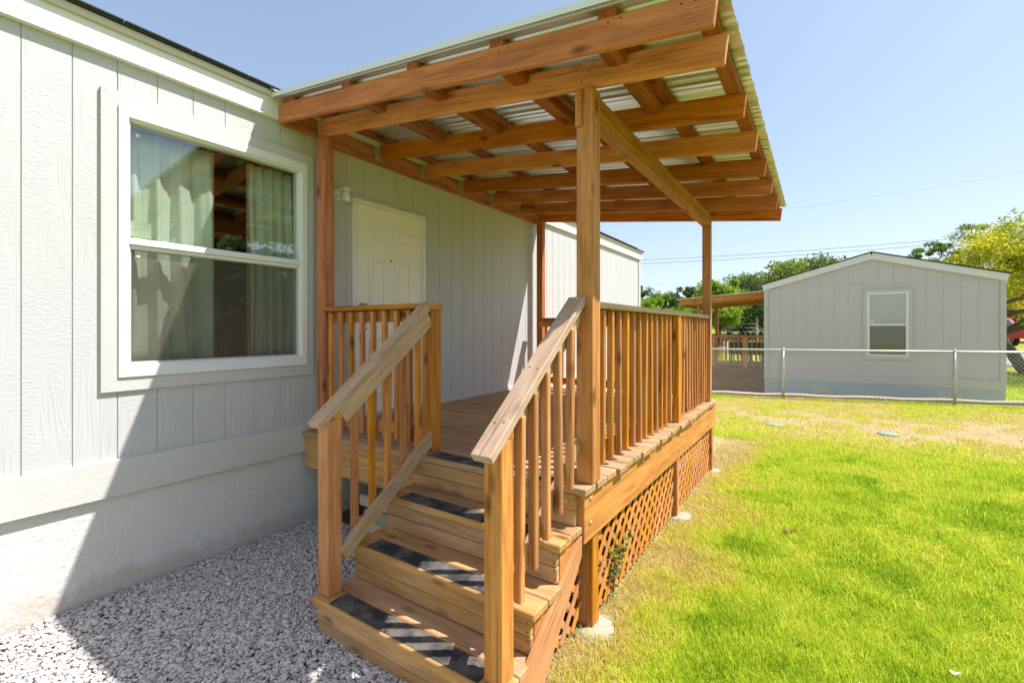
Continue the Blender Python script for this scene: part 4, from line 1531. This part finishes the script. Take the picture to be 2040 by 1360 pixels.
for (nm, lab, u, yy, vr, cr, mt, n, lf, sd) in tl:
    x_, y_ = at(u, yy)
    sh = 'shrub' in nm
    tree(nm, lab, x_, y_, top_h(vr, u, yy), cr, mt, n, lf, 0.06 if sh else 0.17, (0, 0), 50, 0.08 if sh else 0.22, sd,
         'trees beyond the far home' if not sh else 'shrubs beyond the railing', 0.85, 'shrub' if sh else 'tree')
# the yellowing tree at the right edge, leaning trunk
x_, y_ = at(2050, 27)
tree('yellow_tree', 'yellow-leaved tree with a leaning trunk at the right edge', x_, y_, top_h(428, 2040, 27), 3.0, 'leaf_yellow', 20000, .078, 0.20,
     (-1.5, 0.2), 95, 0.33, 31, squash=.6, coff=(0.5, 0.2))
x_, y_ = at(1950, 30)
tree('yellow_tree', 'lower yellow tree showing over the right roof slope of the neighbour', x_, y_, top_h(478, 1950, 30), 1.7, 'leaf_yellow', 9000, .075, 0.14,
     (0.2, 0), 45, 0.36, 34, squash=.55)
x_, y_ = at(1955, 36)
tree('olive_tree', 'olive tree top standing above the yellow leaves at the right', x_, y_, top_h(438, 1960, 36), 1.9, 'leaf_mid', 7000, .08, 0.14,
     (0.2, 0), 40, 0.45, 32, squash=.5)
x_, y_ = at(1845, 36)
tree('small_tree', 'thin tree top over the middle of the neighbour roof', x_, y_, top_h(484, 1845, 36), 1.2, 'leaf_mid', 4000, .075, 0.12,
     (0.2, 0), 26, 0.5, 33, squash=.5)
# off-frame trees seen in the window glass
for (x_, y_, h_, cr, mt, sd, lab) in ((13.0, 6.0, 5.4, 1.5, 'leaf_mid', 41, 'tree across the lawn left of the white home'),
                                      (13.5, 9.6, 4.6, 1.1, 'leaf_dark', 42, 'dark tree across the lawn right of the white home'),
                                      (12.0, 7.6, 4.3, 0.9, 'leaf_dark', 43, 'small tree in front of the white home'),
                                      (19.0, 12.5, 7.6, 2.4, 'leaf_mid', 44, 'tall tree behind the white home across the lawn')):
    tree('yard_tree', lab, x_, y_, h_, cr, mt, 7000, .10, .14, (0, 0), 40, .3, sd, 'trees across the lawn')

# the far wood on the horizon
rg = np.random.default_rng(77)
cents, rads = [], []
for k in range(420):
    x_ = rg.uniform(-90, 110)
    y_ = rg.uniform(70, 100)
    cents.append((x_, y_, float(ground_z(x_, y_)) + rg.uniform(0.5, 4.2)))
    rads.append(rg.uniform(1.6, 3.0))
V, F, tn = leaves_np(cents, rads, 36000, .33, rg, .8)
o = stuff(link('far_wood', big_mesh('far_wood', V, F, 4, tn), 'leaf_dark'))
o['label'] = 'dark green wood along the horizon'
o['category'] = 'wood'

# ------------------------------------------------------------------ overhead wires
def wire(lab, pts, r=0.018):
    tag(tube('power_line', None, pts, r, 'wire_black', 5), lab, 'power line', 'overhead power lines')


for lab, (u0, v0), (u1, v1), yy, ext in (('upper of the paired power lines over the neighbour roof', (1275, 518), (1907, 474.5), 48, .7),
                                         ('lower of the paired power lines over the neighbour roof', (1275, 525.5), (1922, 482), 48, .7),
                                         ('faint low power line left of the far deck post', (1275, 565), (1393, 563.5), 70, .6),
                                         ('faint high power line at the right of the sky', (1560, 417), (2040, 343), 70, .6)):
    a, b_ = ray_at(u0, v0, yy), ray_at(u1, v1, yy)
    d = b_ - a
    pts = []
    for k in range(17):
        t = -ext + (1 + 2 * ext) * k / 16
        pts.append(a + d * t - Vector((0, 0, 0.35 * (1 - (2 * (t - .5)) ** 2) * .5)))
    wire(lab, pts, 0.017 if yy < 60 else 0.006)

# ------------------------------------------------------------------ lawn blades
def in_view(x, y, m=0.9):
    s_, c_ = math.sin(YAW), math.cos(YAW)
    dx = x - CAMX
    Rr = dx * c_ + y * s_
    Fw = -dx * s_ + y * c_
    return (Fw > 0.6) & (np.abs(Rr) < 1.109 * Fw + m)


def scatter(n, x0, x1, y0, y1, pw=1.0):
    x = rng.uniform(x0, x1, n)
    y = y0 + (y1 - y0) * rng.random(n) ** pw
    k = in_view(x, y)
    return x[k], y[k]


def blades(x, y, hmin, hmax, wid, upright=0.55):
    n = len(x)
    d = dryness(x, y)
    keep = rng.random(n) > np.clip((d - 0.62) * 2.0, 0, 0.72) * np.where(y < 7, 0.3, 1.0)
    x, y, d = x[keep], y[keep], d[keep]
    n = len(x)
    z = ground_z(x, y) - 0.014
    cl = fbm(x + 9, y + 3, 3.2)
    h = rng.uniform(hmin, hmax, n) * (0.45 + 1.1 * cl) * (1 - 0.40 * d) * (1 + 1.1 * (rng.random(n) > .955))
    a = rng.uniform(0, 2 * np.pi, n)
    w = wid * rng.uniform(.7, 1.3, n)
    ln = rng.uniform(0.1, 0.9, n) * h * (1.35 - upright) + 0.3 * h * d
    bd = a + rng.normal(0, 1.1, n)
    ca, sa = np.cos(a), np.sin(a)
    cb, sb = np.cos(bd), np.sin(bd)
    B = np.stack([x, y, z], 1)
    sd = np.stack([ca * w, sa * w, 0 * w], 1)
    mid = B + np.stack([cb * ln * .35, sb * ln * .35, h * .62], 1)
    tip = B + np.stack([cb * ln, sb * ln, h * rng.uniform(.80, 1.0, n)], 1)
    V = np.stack([B - sd, B + sd, mid + sd * .75, mid - sd * .75, tip], 1).reshape(-1, 3)
    i = np.arange(n)[:, None] * 5
    F = np.concatenate([i + np.array([[0, 1, 2]]), i + np.array([[0, 2, 3]]), i + np.array([[3, 2, 4]])])
    tone = np.clip(0.02 + 0.36 * rng.random(n) + 0.75 * d * rng.uniform(.6, 1.25, n) + 0.28 * (fbm(x, y, 1.3) - .5) + 0.22 * (vnoise(x, y, 7.0) - .5), 0, 1)
    return V, F, np.repeat(tone, 5)


def off_porch(x, y):
    e = 2.488 + 0.008 * np.sin(9 * y)
    e = np.where(y < 2.32, 2.43, e)
    foot = np.zeros_like(x, bool)
    for fy in (2.40, 4.21, 5.78):
        foot |= np.hypot(x - 2.53, y - fy) < 0.085
    return ((x > e) | (y > 6.05)) & ~foot & ((x > 0.02) | (y > 10.9))


VV, FF, TT = [], [], []
base = 0
for (n, x0, x1, y0, y1, h0, h1, w) in ((290000, 2.40, 5.9, 0.6, 4.0, .028, .055, .0022),
                                       (285000, 2.40, 6.9, 3.5, 8.0, .030, .055, .0034),
                                       (150000, 0.2, 9.0, 6.0, 13.4, .025, .05, .0055)):
    x, y = scatter(n, x0, x1, y0, y1)
    k = off_porch(x, y)
    if y1 > 13:
        k &= y < fence_y(x) + 0.14
    V, F, t = blades(x[k], y[k], h0, h1, w)
    VV.append(V)
    FF.append(F + base)
    TT.append(t)
    base += len(V)
o = stuff(link('lawn_grass', big_mesh('lawn_grass', np.concatenate(VV), np.concatenate(FF), 3, np.concatenate(TT)), 'grass_blade'))
o['label'] = 'short bright green lawn with straw-coloured patches'
o['category'] = 'grass'
# grass beyond the fence at the right
x, y = scatter(30000, 6.8, 13, 14.5, 27)
V, F, t = blades(x, y, .05, .09, .012)
o = stuff(link('far_grass', big_mesh('far_grass', V, F, 3, t), 'grass_blade'))
o['label'] = 'bright grass beyond the fence right of the grey home'
o['category'] = 'grass'

# ------------------------------------------------------------------ gravel: flattened river pebbles
ico = bmesh.new()
bmesh.ops.create_icosphere(ico, subdivisions=1, radius=1.0)
IV = np.array([v.co[:] for v in ico.verts])
IF = np.array([[v.index for v in f.verts] for f in ico.faces])
ico.free()


def pebbles(x, y, z, smin, smax):
    n = len(x)
    s = rng.uniform(smin, smax, n) * (1 + 0.5 * (rng.random(n) > .93))
    sc = np.stack([s * rng.uniform(1.0, 1.6, n), s * rng.uniform(.75, 1.0, n), s * rng.uniform(.38, .62, n)], 1)
    P = IV[None] * (1 + 0.22 * rng.normal(size=(n, len(IV), 1)))
    P = P * sc[:, None, :]
    a = rng.uniform(0, 2 * np.pi, n)
    tx = rng.normal(0, .38, n)
    ca, sa, ct, st_ = np.cos(a), np.sin(a), np.cos(tx), np.sin(tx)
    yy = P[:, :, 1] * ct[:, None] - P[:, :, 2] * st_[:, None]
    zz = P[:, :, 1] * st_[:, None] + P[:, :, 2] * ct[:, None]
    xx = P[:, :, 0]
    Q = np.stack([xx * ca[:, None] - yy * sa[:, None] + x[:, None], xx * sa[:, None] + yy * ca[:, None] + y[:, None], zz + z[:, None]], 2)
    F = (np.arange(n)[:, None, None] * len(IV) + IF[None]).reshape(-1, 3)
    t = np.clip(rng.beta(2.2, 2.2, n), 0, 1)
    return Q.reshape(-1, 3), F, np.repeat(t, len(IV))


x, y = scatter(60000, -0.01, 2.36, -0.1, 2.45, 0.85)
k = ~((x > 1.30) & (y > 1.53)) & ~((x > 1.9) & (y < 0.5))
x, y = x[k], y[k]
z = rng.uniform(0.000, 0.016, len(x)) + 0.012 * vnoise(x, y, 3.0) + 0.02 * np.exp(-x / .12)
V, F, t = pebbles(x, y, z, .0055, .0122)
o = stuff(link('gravel', big_mesh('gravel', V, F, 3, t), 'pebble'))
o['label'] = 'grey and pinkish river gravel between the home and the steps'
o['category'] = 'gravel'

# ------------------------------------------------------------------ small things
def leaf_scrap(name, label, cat, loc, size, mat, rz_, curl=0.3):
    n = 14
    Vv = []
    for k in range(n):
        a = 2 * math.pi * k / n
        r = size * (1 + .35 * math.cos(3 * a) + .12 * math.cos(7 * a))
        x, y = r * math.cos(a), .62 * r * math.sin(a)
        Vv.append((x, y, curl * abs(x) * .9 + curl * y * .5))
    Vv.append((0, 0, 0))
    F = [(k, (k + 1) % n, n) for k in range(n)]
    o = link(name, pydata(name, Vv, F), mat, None, Matrix.Translation(loc) @ Matrix.Rotation(rz_, 4, 'Z'))
    s = o.modifiers.new('thick', 'SOLIDIFY')
    s.thickness = 0.0015
    return tag(o, label, cat)


leaf_scrap('fallen_leaf', 'dry reddish brown leaf lying on the lawn', 'leaf', (3.349, 4.30, float(ground_z(3.35, 4.3)) + .028), 0.042, 'dead_leaf', 0.5)
q = ray_at(1873, 1288, 2.74)
for lab, (u, v, yy), sz in (('pale scrap of paper in the grass at lower right', (1873, 1285), 0), ) if False else ():
    pass
for lab, (x_, y_), sz, rr in (('pale dry leaf in the grass near the lower right corner', (4.08, 2.96), .02, 0.3),
                              ('small pale dry leaf further left in the near grass', (3.70, 2.62), .014, 1.3)):
    leaf_scrap('fallen_leaf', lab, 'leaf', (x_, y_, .03), sz, 'paper', rr, .2)
for lab, (x_, y_), rr in (('pale green lid set in the bare lawn, left one', (2.94, 8.92), .14), ('pale green lid set in the bare lawn, right one', (4.44, 9.17), .14)):
    o = lathe('ground_lid', None, [(rr, -.02), (rr, .004), (rr * .93, .011), (rr * .5, .014), (0.01, .015)], 'lid_plastic', Matrix.Translation((x_, y_, float(ground_z(x_, y_)))), 24)
    tag(o, lab, 'lid', 'lids in the lawn')

# creeping vine in the lattice
vine = thing('vine', 'small leafy vine climbing through the lattice', 'plant', (2.50, 2.72, 0.02))
pts = [(2.495, 2.70, 0.0), (2.50, 2.73, .14), (2.498, 2.70, .27), (2.505, 2.76, .38)]
tube('stem', vine, pts, [.004, .0035, .003, .002], 'leaf_mid', 5)
tube('stem', vine, [(2.497, 2.72, .12), (2.51, 2.82, .22), (2.505, 2.90, .33)], [.003, .0025, .002], 'leaf_mid', 5)
for k in range(44):
    t = random.random()
    if k % 2:
        i = min(2, int(t * 3))
        p = Vector(pts[i]).lerp(Vector(pts[i + 1]), t * 3 - i)
    else:
        p = Vector((2.497, 2.72, .12)).lerp(Vector((2.505, 2.90, .33)), t)
    p += Vector((random.uniform(-.004, .035), random.uniform(-.05, .05), random.uniform(-.03, .04)))
    s = random.uniform(.018, .034)
    m_ = Matrix.Translation(p) @ Matrix.Rotation(random.uniform(0, 6.3), 4, 'Z') @ Matrix.Rotation(random.uniform(-.9, .9), 4, 'X')
    me = big_mesh('leaf', np.array([(-s, 0, 0), (0, -s * .55, .003), (s, 0, 0), (0, s * .55, .003)]), np.array([[0, 1, 2, 3]]), 4, np.full(4, random.random()))
    link('leaf', me, 'leaf_mid', vine, m_)
